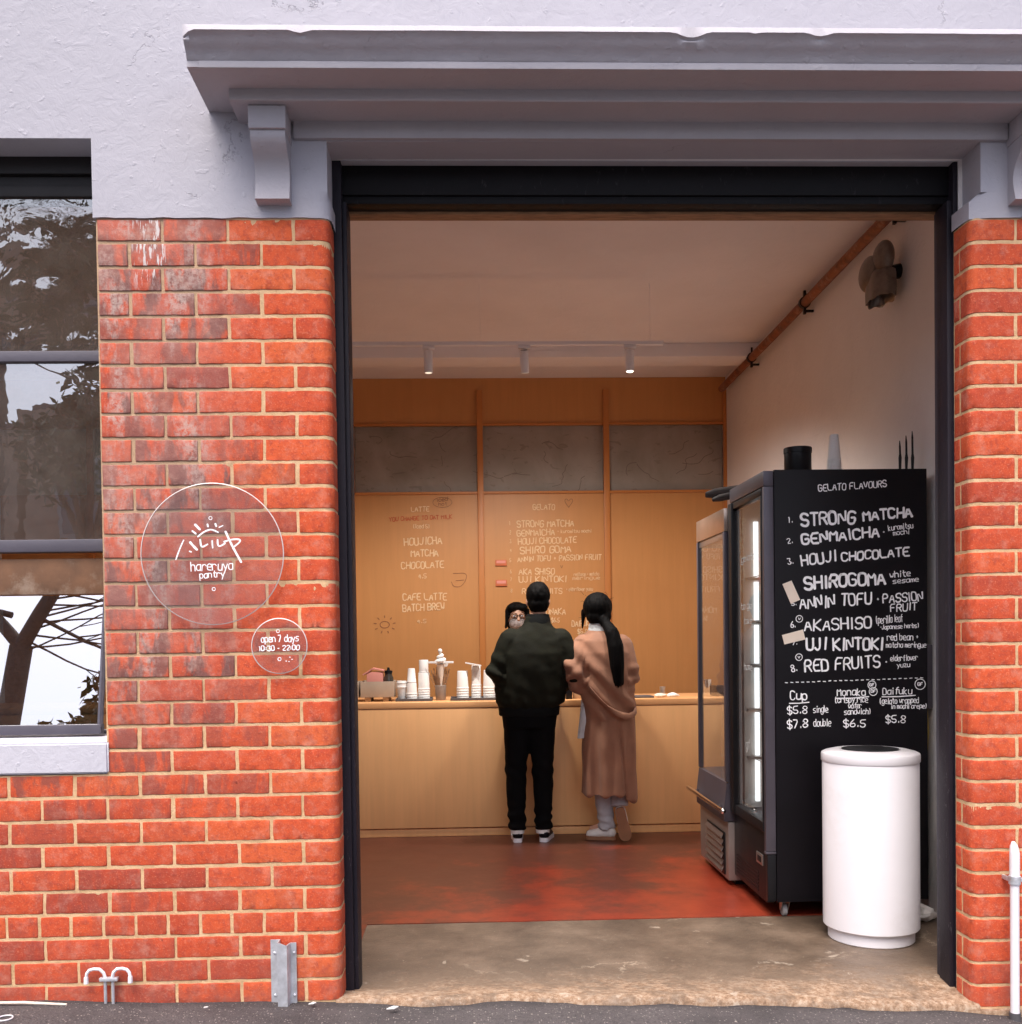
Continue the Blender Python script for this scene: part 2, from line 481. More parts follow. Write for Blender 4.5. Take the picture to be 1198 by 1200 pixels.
M['letter_red'] = pm("red_letter", (0.50, 0.085, 0.02), 0.7, bmp=0.05)
M['doodle'] = pm("brown_doodle", (0.28, 0.11, 0.04), 0.7, bmp=0.05)
M['tag'] = pm("orange_tag", (0.56, 0.14, 0.05), 0.6, bmp=0.05)
M['cardboard'] = pm("cardboard", (0.42, 0.27, 0.15), 0.85, var=0.12, bmp=0.1)
M['cardboard_grey'] = pm("grey_tray", (0.40, 0.31, 0.23), 0.8, var=0.10, bmp=0.1)
M['pink'] = pm("pink_card", (0.72, 0.28, 0.22), 0.7, var=0.1)
M['darkgrey'] = pm("dark_grey_tray", (0.09, 0.085, 0.09), 0.5)
M['copper'] = pm("rusty_pipe", (0.25, 0.085, 0.035), 0.6, 0.2, var=0.4, scale=16, bmp=0.3, dirt=(0.5, 0.38, 0.32), dirt_amt=0.4)
M['oldmetal'] = pm("old_zinc", (0.20, 0.17, 0.145), 0.38, 0.7, var=0.25, scale=14, bmp=0.25, dirt=(0.08, 0.06, 0.05), dirt_amt=0.6)
M['hair'] = pm("black_hair", (0.004, 0.0035, 0.0035), 0.65, var=0.3, scale=30, bmp=0.4, bscale=120, stretch=(6, 6, 0.6), spec=0.06)
M['skin'] = pm("skin", (0.58, 0.33, 0.23), 0.5, var=0.06, bmp=0.05)
M['skin_dim'] = pm("shaded_skin", (0.40, 0.215, 0.14), 0.55, var=0.06, bmp=0.05)  # darker copy of the skin, shade put into the colour against nearby lamps
M['jacket'] = pm("olive_jacket", (0.0105, 0.0105, 0.006), 0.9, var=0.25, scale=9, bmp=0.3, bscale=90, spec=0.15)
M['jacket_yoke'] = pm("black_sleeve", (0.0045, 0.005, 0.005), 0.9, var=0.2, bmp=0.3, spec=0.15)
M['trousers'] = pm("black_trousers", (0.003, 0.003, 0.0035), 0.9, var=0.2, bmp=0.3, spec=0.12)
M['coat'] = pm("tan_coat", (0.275, 0.125, 0.070), 0.85, var=0.16, scale=6, bmp=0.35, bscale=170, sheen=0.1)
M['denim'] = pm("pale_denim", (0.42, 0.42, 0.44), 0.85, var=0.12, scale=20, bmp=0.2)
M['sneaker'] = pm("white_leather", (0.74, 0.71, 0.67), 0.5, var=0.05)
M['gum'] = pm("gum_rubber", (0.28, 0.13, 0.065), 0.75, var=0.15, bmp=0.3)
M['scarf'] = pm("pale_scarf", (0.55, 0.56, 0.56), 0.85, var=0.08, bmp=0.2)
M['staffshirt'] = pm("staff_shirt", (0.30, 0.20, 0.15), 0.8)
M['rubber'] = pm("grey_rubber", (0.28, 0.27, 0.27), 0.6)
M['yellow'] = pm("yellow_cable", (0.62, 0.45, 0.12), 0.5)
M['bark'] = pm("bark", (0.10, 0.078, 0.062), 0.9, var=0.35, scale=20, bmp=0.6, bscale=30, bdist=0.02)
M['leaf'] = pm("leaf", (0.055, 0.075, 0.035), 0.6, var=0.5, scale=3, bmp=0)
M['far_brick'] = pm("far_brown_brick", (0.36, 0.25, 0.18), 0.85, var=0.2, scale=1.2)
M['far_roof'] = pm("far_roof", (0.12, 0.11, 0.115), 0.8)
M['far_glass'] = pm("far_window_glass", (0.10, 0.11, 0.13), 0.1)
M['road'] = pm("road_asphalt", (0.075, 0.072, 0.072), 0.9, var=0.25, scale=2, bmp=0.4, obj=False)
M['kerb'] = pm("kerb_stone", (0.34, 0.33, 0.32), 0.8, var=0.15)
M['led'] = emit_mat("cool_led", (0.93, 0.97, 1.0), 0.9)
M['lamp'] = emit_mat("spot_face", (1.0, 0.86, 0.7), 3.0)
M['lamp_dim'] = emit_mat("spot_face_dim", (1.0, 0.8, 0.6), 0.6)
M['frost'] = None
M['glass_wavy'] = glass_mat("wavy_old_glass", 0.28, (0.62, 0.58, 0.54), 0.0, 0.6, 6.0, 0.010, 0.15, (0.30, 0.25, 0.21))  # brown film colour stands in for the reflected building
M['glass_mid'] = glass_mat("reflecting_glass", 0.34, (0.72, 0.70, 0.68), 0.0, 0.05, 2.0, 0.01, 0.13, (0.28, 0.24, 0.21))  # film tint carries part of the brown reflection as colour
M['glass_low'] = glass_mat("clean_reflecting_glass", 0.52, (0.7, 0.7, 0.7), 0.0)
M['glass_clear'] = glass_mat("fridge_glass", 0.0, (0.97, 0.98, 0.98), 0.0, film=0.02)
M['acrylic'] = glass_mat("acrylic_disc", 0.0, (0.955, 0.95, 0.95), 0.08, film=0.032, film_col=(0.8, 0.76, 0.76))
M['acrylic_edge'] = pm("acrylic_edge", (0.62, 0.56, 0.53), 0.2, bmp=0)
M['pencil'] = pm("pencil_line", (0.17, 0.13, 0.11), 0.8, bmp=0)

def frost_material():
    m, nt, out = new_mat("frosted_panel")
    co = gco(nt)
    a = tex_noise(nt, co, 2.0, 5, 0.6, None, 0.5)
    base = ramp(nt, a, [(0.3, (0.23, 0.20, 0.165)), (0.7, (0.36, 0.31, 0.27))])
    s = sstep(nt, tex_noise(nt, co, 5, 4, 0.5, (1, 1, 2.2), 2.5), 0.62, 0.66)
    base = mix(nt, mth(nt, 'MULTIPLY', s, 0.35), base, (0.14, 0.105, 0.085))
    principled(nt, out, base, 0.6, 0, bump(nt, tex_noise(nt, co, 120, 3, 0.6), 0.1, 0.002), 0.25)
    return m
M['frost'] = frost_material()

# ------------------------------------------------------------------ mesh helpers
class B:
    def __init__(s):
        s.bm = bmesh.new()
    def box(s, x0, x1, y0, y1, z0, z1, bev=0.0, mi=0, seg=2):
        r = bmesh.ops.create_cube(s.bm, size=1.0)
        vs = r['verts']
        for v in vs:
            v.co = Vector(((x0 + x1) / 2 + v.co.x * (x1 - x0), (y0 + y1) / 2 + v.co.y * (y1 - y0), (z0 + z1) / 2 + v.co.z * (z1 - z0)))
        fs = {f for v in vs for f in v.link_faces}
        for f in fs:
            f.material_index = mi
        if bev:
            es = list({e for v in vs for e in v.link_edges})
            bmesh.ops.bevel(s.bm, geom=es, offset=bev, segments=seg, profile=0.6, affect='EDGES', material=mi)
        return s
    def grid(s, rows, closed=False, cap0=False, cap1=False, mi=0):
        """rows: list of lists of points; quads between neighbouring rows"""
        vr = [[s.bm.verts.new(p) for p in r] for r in rows]
        n = len(vr[0])
        for i in range(len(vr) - 1):
            for j in range(n if closed else n - 1):
                k = (j + 1) % n
                try:
                    f = s.bm.faces.new((vr[i][j], vr[i][k], vr[i + 1][k], vr[i + 1][j]))
                    f.material_index = mi
                except ValueError:
                    pass
        if cap0:
            s.bm.faces.new(list(reversed(vr[0]))).material_index = mi
        if cap1:
            s.bm.faces.new(vr[-1]).material_index = mi
        return s
    def lathe(s, cx, cy, prof, n=32, cap0=True, cap1=True, mi=0, sx=1.0, sy=1.0):
        rows = [[(cx + r * sx * math.cos(2 * math.pi * i / n), cy + r * sy * math.sin(2 * math.pi * i / n), z) for i in range(n)] for r, z in prof]
        return s.grid(rows, True, cap0, cap1, mi)
    def tube(s, pts, rad, n=8, caps=True, mi=0, flat=1.0):
        pts = [Vector(p) for p in pts]
        if not isinstance(rad, (list, tuple)):
            rad = [rad] * len(pts)
        rows = []
        t0 = (pts[1] - pts[0]).normalized()
        a = Vector((0, 0, 1)) if abs(t0.z) < 0.9 else Vector((1, 0, 0))
        nrm = t0.cross(a).normalized()
        for i, p in enumerate(pts):
            if i == 0:
                t = t0
            elif i == len(pts) - 1:
                t = (pts[i] - pts[i - 1]).normalized()
            else:
                t = ((pts[i + 1] - pts[i]).normalized() + (pts[i] - pts[i - 1]).normalized()).normalized()
            nrm = (nrm - t * nrm.dot(t)).normalized()
            b = t.cross(nrm)
            rows.append([p + (nrm * math.cos(2 * math.pi * k / n) + b * math.sin(2 * math.pi * k / n) * flat) * rad[i] for k in range(n)])
        return s.grid(rows, True, caps, caps, mi)
    def ell(s, c, r, seg=16, mi=0, rot=None):
        res = bmesh.ops.create_uvsphere(s.bm, u_segments=seg, v_segments=max(6, seg // 2), radius=1.0)
        mt = Matrix.Translation(Vector(c)) @ (rot.to_4x4() if rot else Matrix.Identity(4)) @ Matrix.Diagonal((r[0], r[1], r[2], 1))
        for v in res['verts']:
            v.co = mt @ v.co
        if mi:
            for f in {f for v in res['verts'] for f in v.link_faces}:
                f.material_index = mi
        return s
    def cap(s, p0, p1, r0, r1, n=14):
        p0, p1 = Vector(p0), Vector(p1)
        s.ell(p0, (r0,) * 3, n)
        s.ell(p1, (r1,) * 3, n)
        s.tube([p0, p1], [r0, r1], n)
        return s
    def prism(s, poly, fn, w0, w1, mi=0):
        a = [s.bm.verts.new(fn(u, v, w0)) for u, v in poly]
        b = [s.bm.verts.new(fn(u, v, w1)) for u, v in poly]
        n = len(poly)
        for i in range(n):
            j = (i + 1) % n
            s.bm.faces.new((a[i], a[j], b[j], b[i])).material_index = mi
        s.bm.faces.new(list(reversed(a))).material_index = mi
        s.bm.faces.new(b).material_index = mi
        return s
    def ribbon(s, pts, w, o, ux, uy, un, h, lift=0.0, mi=0):
        """flat brush stroke along 2-D polyline pts, raised by h off the plane (o, ux, uy, normal un)"""
        P = [Vector((p[0], p[1])) for p in pts]
        Q = [P[0]]
        for p in P[1:]:
            if (p - Q[-1]).length > 1e-5:
                Q.append(p)
        P = Q
        if len(P) == 1:
            P = [P[0] - Vector((w * 0.3, 0)), P[0] + Vector((w * 0.3, 0))]
        d0 = (P[1] - P[0]).normalized()
        d1 = (P[-1] - P[-2]).normalized()
        P = [P[0] - d0 * w * 0.35] + P + [P[-1] + d1 * w * 0.35]
        L, Rr = [], []
        for i, p in enumerate(P):
            if i == 0:
                t = P[1] - P[0]
            elif i == len(P) - 1:
                t = P[-1] - P[-2]
            else:
                t = (P[i + 1] - P[i]).normalized() + (P[i] - P[i - 1]).normalized()
            if t.length < 1e-6:
                t = P[i] - P[i - 1]
            t.normalize()
            n = Vector((-t.y, t.x))
            ww = w * 0.5 * (0.5 if i in (0, len(P) - 1) else 1.0 + 0.28 * mnoise.noise(Vector((p.x * 90, p.y * 90, 1.7))))
            L.append(p + n * ww)
            Rr.append(p - n * ww)
        def W(q, z):
            return o + ux * q.x + uy * q.y + un * z
        rows = [[W(a, 0), W(a, h + lift), W(b, h + lift), W(b, 0)] for a, b in zip(L, Rr)]
        return s.grid(rows, True, True, True, mi)
    def jitter(s, amp, scale=8.0):
        for v in s.bm.verts:
            v.co += mnoise.noise_vector(v.co * scale) * amp
        return s

EM = {}
def empty(name, loc, label, cat, group=None):
    o = bpy.data.objects.new(name, None)
    COL.objects.link(o)
    o.location = loc
    o.empty_display_size = 0.1
    tag(o, label, cat, group)
    return o

def tag(o, label=None, cat=None, group=None, kind=None):
    if label: o['label'] = label
    if cat: o['category'] = cat
    if group: o['group'] = group
    if kind: o['kind'] = kind
    return o

def wloc(o):
    l = Vector((0, 0, 0))
    while o:
        l += o.location
        o = o.parent
    return l

def fin(b, name, mats, parent=None, origin=None, smooth=35, label=None, recalc=True):
    bm = b.bm if isinstance(b, B) else b
    if recalc:
        bmesh.ops.recalc_face_normals(bm, faces=bm.faces)
    off = wloc(parent) if parent else (Vector(origin) if origin else Vector((0, 0, 0)))
    me = bpy.data.meshes.new(name)
    bmesh.ops.translate(bm, verts=bm.verts, vec=-off)
    bm.to_mesh(me)
    bm.free()
    if not isinstance(mats, (list, tuple)):
        mats = [mats]
    for m in mats:
        me.materials.append(M[m] if isinstance(m, str) else m)
    if smooth:
        for p in me.polygons:
            p.use_smooth = True
        me.set_sharp_from_angle(angle=R(smooth))
    o = bpy.data.objects.new(name, me)
    COL.objects.link(o)
    if parent:
        o.parent = parent
    else:
        o.location = off
    if label:
        o['label'] = label
    return o

def copy_tree(o, parent=None):
    c = o.copy()
    COL.objects.link(c)
    c.parent = parent
    for ch in list(o.children):
        copy_tree(ch, c)
    return c

def remesh(b, name, mats, parent, voxel=0.012, it=4, fn=None, smooth=180):
    """fuse overlapping shells into one continuous surface"""
    o = fin(b, name, mats, parent)
    md = o.modifiers.new("r", 'REMESH')
    md.mode = 'VOXEL'
    md.voxel_size = voxel
    sm = o.modifiers.new("s", 'SMOOTH')
    sm.iterations = it
    sm.factor = 0.5
    bpy.context.view_layer.update()
    dg = bpy.context.evaluated_depsgraph_get()
    me = bpy.data.meshes.new_from_object(o.evaluated_get(dg))
    me.name = name
    old = o.data
    o.modifiers.clear()
    o.data = me
    bpy.data.meshes.remove(old)
    if not len(me.materials):
        for m in (mats if isinstance(mats, (list, tuple)) else [mats]):
            me.materials.append(M[m])
    off = wloc(o)
    if fn:
        nrm = [v.normal.copy() for v in me.vertices]
        for v, n in zip(me.vertices, nrm):
            v.co = fn(v.co + off, n) - off
    for p in me.polygons:
        p.use_smooth = True
    me.update()
    return o

# ------------------------------------------------------------------ stroke lettering (hand-painted)
GL = {
'A': "022842 1434", 'B': "083847463505 053544433202 0802", 'C': "4738180703123243", 'D': "02082847433202 0302", 'E': "48080242 0535", 'F': "480802 0535",
'G': "47381807031232434525", 'H': "0802 4842 0545", 'I': "2822", 'J': "3833221203", 'K': "0802 4805 0542", 'L': "080242", 'M': "0208254842", 'N': "02084248",
'O': "180703123243473818", 'P': "02083847463505", 'Q': "180703123243473818 2442", 'R': "02083847463505 2542", 'S': "473818070615354443321203", 'T': "0848 2822",
'U': "080312324348", 'V': "082248", 'W': "0812253248", 'X': "0842 0248", 'Y': "0825 482522", 'Z': "08480242",
'a': "46160503123243 4642", 'b': "0802 0516364533432212", 'c': "4536160503123243", 'd': "4842 453616050312324344", 'e': "044445361605031242", 'f': "48382722 1646",
'g': "46160503123243 4641301001", 'h': "0802 0516364542", 'i': "2622 2827", 'j': "36312010 3837", 'k': "0802 3604 0432", 'l': "2822", 'm': "0602 05162522 25364542",
'n': "0602 0516364542", 'o': "160503123243453616", 'p': "0600 051636454332120304", 'q': "4640 4536160503123243", 'r': "0602 05163645", 's': "4616051434433202",
't': "28233242 1646", 'u': "0603123243 4642", 'v': "062246", 'w': "0612243246", 'x': "0642 0246", 'y': "0623 4610", 'z': "06460242",
'0': "180703123243473818", '1': "172822", '2': "07183847460242", '3': "0848254443321203", '4': "32380444", '5': "48080535444332120 3".replace(" ", ""), '6': "380503123243443504",
'7': "084812", '8': "250706183847462504031232434425", '9': "451506071838474642", '$': "473818070615354443321203 2921", '+': "1535 2624", '.': "2223", '-': "1535",
'(': "38272332", ')': "18272312", ':': "2625 2423", '/': "0248", ',': "2321",
}

def glyph(ch):
    out = []
    for s in GL.get(ch, "").split():
        out.append([(int(s[i]), int(s[i + 1]) - 2) for i in range(0, len(s) - 1, 2)])
    return out

def chaikin(p, it=1):
    for _ in range(it):
        if len(p) < 3:
            return p
        q = [p[0]]
        for i in range(len(p) - 1):
            a, b = p[i], p[i + 1]
            q.append((a[0] * .75 + b[0] * .25, a[1] * .75 + b[1] * .25))
            q.append((a[0] * .25 + b[0] * .75, a[1] * .25 + b[1] * .75))
        q.append(p[-1])
        p = q
    return p

_lift = [0]
def write(b, rows, to3, un, wfac=0.14, jit=0.10, h=0.0015, mi=0):
    """rows: (text, x0, z0, x1, z1, cap height) baseline from (x0, z0) to (x1, z1), in metres on the board"""
    rnd = random.Random(3)
    o, ux, uy = to3
    for t, x0, z0, x1, z1, hh in rows:
        n = len(t)
        adv = sum(0.62 if c == ' ' else (0.55 if c in ".:1Iil-" else 1.0) for c in t)
        L = math.hypot(x1 - x0, z1 - z0)
        # bounding height: text whose letters are all lower case has x-height = given height
        low = all((not c.isalpha()) or c.islower() for c in t) and any(c.isalpha() for c in t)
        hk = hh * (1.25 if low else 1.0)
        cw = L / adv
        d = Vector(((x1 - x0) / L, (z1 - z0) / L))
        nn = Vector((-d.y, d.x))
        w = max(0.0035, min(hk * wfac, cw * 0.24))
        cur = 0.0
        for c in t:
            a = 0.62 if c == ' ' else (0.55 if c in ".:1Iil-" else 1.0)
            sl = rnd.uniform(-.05, .12)
            dy = rnd.uniform(-.06, .06) * hk
            for st in glyph(c):
                pts = []
                for gx, gy in st:
                    if a < 1:
                        gx = 0.5 + (gx - 2) * 0.9 + 0.6
                        px = (cur + a * (gx / 2.4)) * cw if False else (cur + 0.275) * cw + (gx - 1.1) / 4 * cw * 0.7
                    else:
                        px = (cur + 0.08 + gx / 4 * 0.76) * cw
                    py = gy / 6 * hk + dy
                    px += sl * py + rnd.uniform(-jit, jit) * cw * 0.12
                    py += rnd.uniform(-jit, jit) * hk * 0.25
                    q = Vector((x0, z0)) + d * px + nn * py
                    pts.append((q.x, q.y))
                _lift[0] = (_lift[0] + 1) % 12
                b.ribbon(chaikin(pts), w * rnd.uniform(.88, 1.12), o, ux, uy, un, h, _lift[0] * 0.00006, mi)
            cur += a
    return b

def ring_pts(cx, cy, r, n=14):
    return [(cx + r * math.cos(2 * math.pi * i / n), cy + r * math.sin(2 * math.pi * i / n)) for i in range(n + 1)]

def write_each(name, rows, to3, un, mat, parent, **kw):
    """one part per painted line"""
    for r in rows:
        fin(write(B(), [r], to3, un, **kw), name, mat, parent, smooth=0)

# ================================================================== SETTING
def interp(x, pts):
    if x <= pts[0][0]: return pts[0][1]
    for (a, b), (c, d) in zip(pts, pts[1:]):
        if x <= c:
            return b + (d - b) * (x - a) / (c - a)
    return pts[-1][1]

def pave_z(x):
    return interp(x, [(-30, 0.40), (-3, 0.11), (-1.77, 0.076), (-0.5, 0.040), (0.8, 0.008), (1.92, -0.055), (2.3, -0.085), (5, -0.22), (30, -0.3)])

# pavement: asphalt footpath falling to the right
b = B()
xs = [-30, -12, -6] + [-4 + 0.1 * i for i in range(91)] + [6, 12, 30]
ys = [-4.6, -3.5, -2.5, -1.6] + [-1.2 + 0.05 * i for i in range(25)] + [0.02, 0.06]
rows = []
for x in xs:
    row = []
    for y in ys:
        z = pave_z(x) + 0.008 * mnoise.noise(Vector((x * 2.2, y * 2.2, 0))) + 0.006 * mnoise.noise(Vector((x * 7, y * 7, 3)))
        if y > -0.1:
            z -= 0.010 * max(0, 0.5 + mnoise.noise(Vector((x * 4, 1, 1))))
        row.append((x, y, z))
    rows.append(row)
b.grid(rows)
tag(fin(b, "pavement", 'asphalt', smooth=60), kind="structure")
b = B().box(-60, 60, -4.78, -4.6, -0.45, 0.02, 0.015)
tag(fin(b, "kerb", 'kerb'), kind="structure")
b = B().box(-300, 300, -300, 300, -1.0, -0.42)
tag(fin(b, "road", 'road'), kind="structure")
b = B().box(-60, 60, -17.9, -11.6, -0.43, -0.27, 0.02)
tag(fin(b, "far_pavement", 'kerb'), kind="structure")

# worn concrete step in the doorway
b = B()
xs = [-0.52 + 0.03 * i for i in range(84)] + [2.05, 2.2, 2.3]
rows = []
for x in xs:
    row = []
    yl = -0.012 + 0.030 * mnoise.noise(Vector((x * 3, 0, 0))) + 0.014 * mnoise.noise(Vector((x * 13, 5, 0)))
    zl = interp(x, [(-0.5, 0.052), (0.8, 0.030), (1.95, -0.03)])
    row.append((x, yl - 0.02, zl - 0.10))
    row.append((x, yl - 0.004, zl - 0.022))
    for t in (0, 0.02, 0.05, 0.09, 0.15, 0.2, 0.26, 0.33, 0.45, 0.6, 0.8, 1.0, 1.165):
        y = yl + t if t < 0.3 else t
        if x > 1.96: y = max(y, 0.331)
        k = max(0.0, 1 - t / 0.34)
        z = zl * k * k * (3 - 2 * k) + 0.004 * mnoise.noise(Vector((x * 6, y * 6, 2))) * (1 if t < 0.5 else 0.4)
        if t == 0:
            z -= 0.008
        row.append((x, y, z))
    rows.append(row)
b.grid(rows)
tag(fin(b, "doorstep", 'slab', smooth=60), kind="structure")
b = B()
b.box(-4.1, 2.4, 1.168, 5.3, -0.2, 0.003)
b.box(-4.1, -0.52, 0.30, 1.168, -0.2, 0.003)
tag(fin(b, "floor", 'redfloor', smooth=0), kind="structure")
tag(fin(B().box(-4.2, 2.5, 0.33, 5.4, 3.685, 3.8), "ceiling", 'ceiling', smooth=0), kind="structure")
tag(fin(B().box(2.3, 2.45, 0.33, 5.4, -0.2, 3.685), "wall_right", 'int_white', smooth=0), kind="structure")
tag(fin(B().box(-4.2, -4.05, 0.33, 5.4, -0.2, 3.685), "wall_left", 'int_white', smooth=0), kind="structure")
tag(fin(B().box(-4.05, 2.3, 5.28, 5.4, -0.2, 3.685), "wall_back", 'int_white', smooth=0), kind="structure")
b = B().box(-4.05, 2.3, 4.14, 4.42, 3.575, 3.685, 0.012)
tag(fin(b, "ceiling_beam", 'ceiling'), kind="structure")

# ------------------------------------------------------------------ the brick shop front
bld = empty("brick_building", (0.7, 0, 0), "red brick shop front under a white painted upper wall, wide open doorway in the middle", "building")

XL, XR, RB = -0.499, 1.917, 0.034        # door corners, bullnose radius
class Path:
    def __init__(s, pts):
        s.p = [Vector((a, c, 0)) for a, c in pts]
        s.L = [0.0]
        for a, c in zip(s.p, s.p[1:]):
            s.L.append(s.L[-1] + (c - a).length)
    def at(s, t):
        t = min(max(t, 0), s.L[-1])
        for i in range(len(s.p) - 1):
            if t <= s.L[i + 1] + 1e-9:
                d = s.p[i + 1] - s.p[i]
                k = (t - s.L[i]) / max(1e-9, s.L[i + 1] - s.L[i])
                dd = d.normalized()
                return s.p[i] + d * k, Vector((dd.y, -dd.x, 0))
def arc(cx, cy, r, a0, a1, n=10):
    return [(cx + r * math.cos(R(a0 + (a1 - a0) * i / n)), cy + r * math.sin(R(a0 + (a1 - a0) * i / n))) for i in range(n + 1)]
PL = Path([(-4.0, 0.0)] + arc(XL - RB, RB, RB, -90, 0) + [(XL, 0.135)])
PR = Path([(XR, 0.135)] + arc(XR + RB, RB, RB, 180, 270) + [(4.6, 0.0)])
LEND, RARC = PL.L[-1], PR.L[-2]
def sL(x): return x + 4.0
def sR(x): return PR.L[-1] - (4.6 - x)

bb = bmesh.new()
tone = bb.verts.layers.float_color.new("tone")
rnd = random.Random(11)
def brick(path, s0, s1, z0, z1):
    j = 0.0056
    s0 += j + rnd.uniform(-.0015, .002); s1 -= j + rnd.uniform(-.0015, .002)
    z0 += j + rnd.uniform(-.001, .0012); z1 -= j + rnd.uniform(-.001, .0012)
    if s1 - s0 < 0.015:
        return
    e = 0.003
    bend = (path is PL and s1 > LEND - 0.3) or (path is PR and s0 < RARC + 0.1)
    n = max(2, int((s1 - s0) / (0.008 if bend else 0.018)))
    ss = [s0, s0 + e * 0.5] + [s0 + e + (s1 - s0 - 2 * e) * i / n for i in range(n + 1)] + [s1 - e * 0.5, s1]
    zz = [z0, z0 + e * 0.5, z0 + e, z0 + (z1 - z0) * .33, z0 + (z1 - z0) * .66, z1 - e, z1 - e * 0.5, z1]
    col = (rnd.random(), 0.0, 0.0, 1)
    mid = path.at((s0 + s1) / 2)[0]
    left = max(0, min(1, (-0.62 - mid.x) / 0.35)) if mid.x < 0 else 0.0
    hi = max(0, min(1, (z0 - 0.35) / 0.9))
    burnt = 0.0
    if rnd.random() < 0.20 + 0.62 * left:
        burnt = rnd.uniform(0.35, 1.0) * (0.25 + 0.75 * left) * (0.3 + 0.7 * hi)
    tv = rnd.uniform(0.35, 1.0) - 0.38 * left * rnd.random()
    if mid.x > 0:
        tv = rnd.uniform(0.15, 0.85); burnt *= 0.5
    col = (max(0, tv), burnt, rnd.random(), 1)
    proud = 0.0014 + rnd.uniform(-.0007, .0010)
    tilt = rnd.uniform(-.0015, .0015)
    vv = []
    for a, s in enumerate(ss):
        row = []
        for c, z in enumerate(zz):
            da = min(a, len(ss) - 1 - a); dc = min(c, len(zz) - 1 - c)
            q = min(da, dc)
            d = {0: -0.0010, 1: proud - 0.0003}.get(q, proud)
            p, nn = path.at(s)
            wob = mnoise.noise_vector(Vector((p.x * 40, z * 40, p.y * 40)))
            if q <= 1:
                zq = z + wob.z * 0.0022
                p = p + Vector((wob.x * 0.0022 * abs(nn.y), wob.x * 0.0022 * abs(nn.x), 0))
            else:
                zq = z
                d += wob.y * 0.0008
            # knocked corners
            if da <= 1 and dc <= 1:
                d -= 0.0016
            d += tilt * (z - z0) / (z1 - z0)
            v = bb.verts.new(p + nn * d + Vector((0, 0, zq)))
            v[tone] = col
            row.append(v)
        vv.append(row)
    for a in range(len(ss) - 1):
        for c in range(len(zz) - 1):
            bb.faces.new((vv[a][c], vv[a + 1][c], vv[a + 1][c + 1], vv[a][c + 1]))

ZT = 2.966
zc = [ZT]
k = 0
while zc[-1] > -0.25:
    zc.append(zc[-1] - (0.0906 - 0.0038 * min(1, k / 32)))
    k += 1
WX0, WX1, SILL = -3.0, -1.354, 0.925
# window sill bottom sits on a bed joint
si = min(range(len(zc)), key=lambda i: abs(zc[i] - SILL))
SILL = zc[si]
for i in range(len(zc) - 1):
    z1, z0 = zc[i], zc[i + 1]
    fromb = 33 - 1 - i
    # left pier, laid from the door corner to the left
    if fromb == 3:
        cuts = [LEND, sL(-0.665)] + [sL(-0.665 - 0.119 * q) for q in range(1, 28)]
    elif i % 2 == 0:
        cuts = [LEND] + [sL(XL - 0.132 - 0.2412 * q) for q in range(0, 15)]
    else:
        cuts = [LEND] + [sL(XL - 0.252 - 0.2412 * q) for q in range(0, 15)]
    for a, c in zip(cuts, cuts[1:]):
        c = max(c, 0)
        if a <= c:
            continue
        if z0 >= SILL - 0.002:
            lo, hi = sL(WX0), sL(WX1)
            if c < hi and a > hi:
                c = hi
            if hi >= a > lo:
                if c < lo:
                    a = lo
                else:
                    continue
        brick(PL, c, a, z0, z1)
    # right pier, from the frame round the bullnose
    if i % 2 == 0:
        cuts = [0.0, sR(2.092)] + [sR(2.092 + 0.2412 * q) for q in range(1, 11)]
    else:
        cuts = [0.0, 0.052, sR(2.212)] + [sR(2.212 + 0.2412 * q) for q in range(1, 11)]
    for a, c in zip(cuts, cuts[1:]):
        brick(PR, a, min(c, PR.L[-1]), z0, z1)
me_faces = len(bb.faces)
# mortar bed
def mortar(path, s0, s1, z0, z1, st=0.0085):
    n = max(2, int((s1 - s0) / st)); m = max(2, int((z1 - z0) / st))
    vv = []
    for a in range(n + 1):
        s = s0 + (s1 - s0) * a / n
        p, nn = path.at(s)
        row = []
        for c in range(m + 1):
            z = z0 + (z1 - z0) * c / m
            q = Vector((s * 1.0, z, path.L[-1]))
            d = -0.0007 + 0.0005 * mnoise.noise(q * 9) + 0.0007 * mnoise.noise(q * 52)
            # joints of the lower wall were repointed proud; the upper left is raked out
            if p.x < -0.9 and z > 1.0:
                d -= 0.0024
            v = bb.verts.new(p + nn * d + Vector((0, 0, z)))
            row.append(v)
        vv.append(row)
    for a in range(n):
        for c in range(m):
            f = bb.faces.new((vv[a][c], vv[a + 1][c], vv[a + 1][c + 1], vv[a][c + 1]))
            f.material_index = 1
zb = -0.25
mortar(PL, sL(WX1), LEND, SILL, ZT)
mortar(PL, sL(-1.9), LEND, zb, SILL)
mortar(PL, 0, sL(-1.9), zb, SILL, 0.08)
mortar(PL, 0, sL(WX0), SILL, ZT, 0.08)
mortar(PR, 0, sR(2.3), zb, ZT)
mortar(PR, sR(2.3), PR.L[-1], zb, ZT, 0.08)
fin(bb, "brick_wall", ['brick', 'mortar'], bld, smooth=50, recalc=False)

# core of the wall behind the facing, plastered inside
b = B()
for x0, x1, z0, z1 in ((-4.2, -3.0, -.2, 4.8), (-3.0, -1.40, -.2, 1.0), (-3.0, -1.40, 3.263, 4.8), (-1.40, -.506, -.2, 4.8), (-.506, 1.938, 3.2425, 4.8), (1.938, 4.6, -.2, 4.8)):
    b.box(x0, x1, 0.137, 0.33, z0, z1)
fin(b, "wall_core", 'int_white', bld, smooth=0)

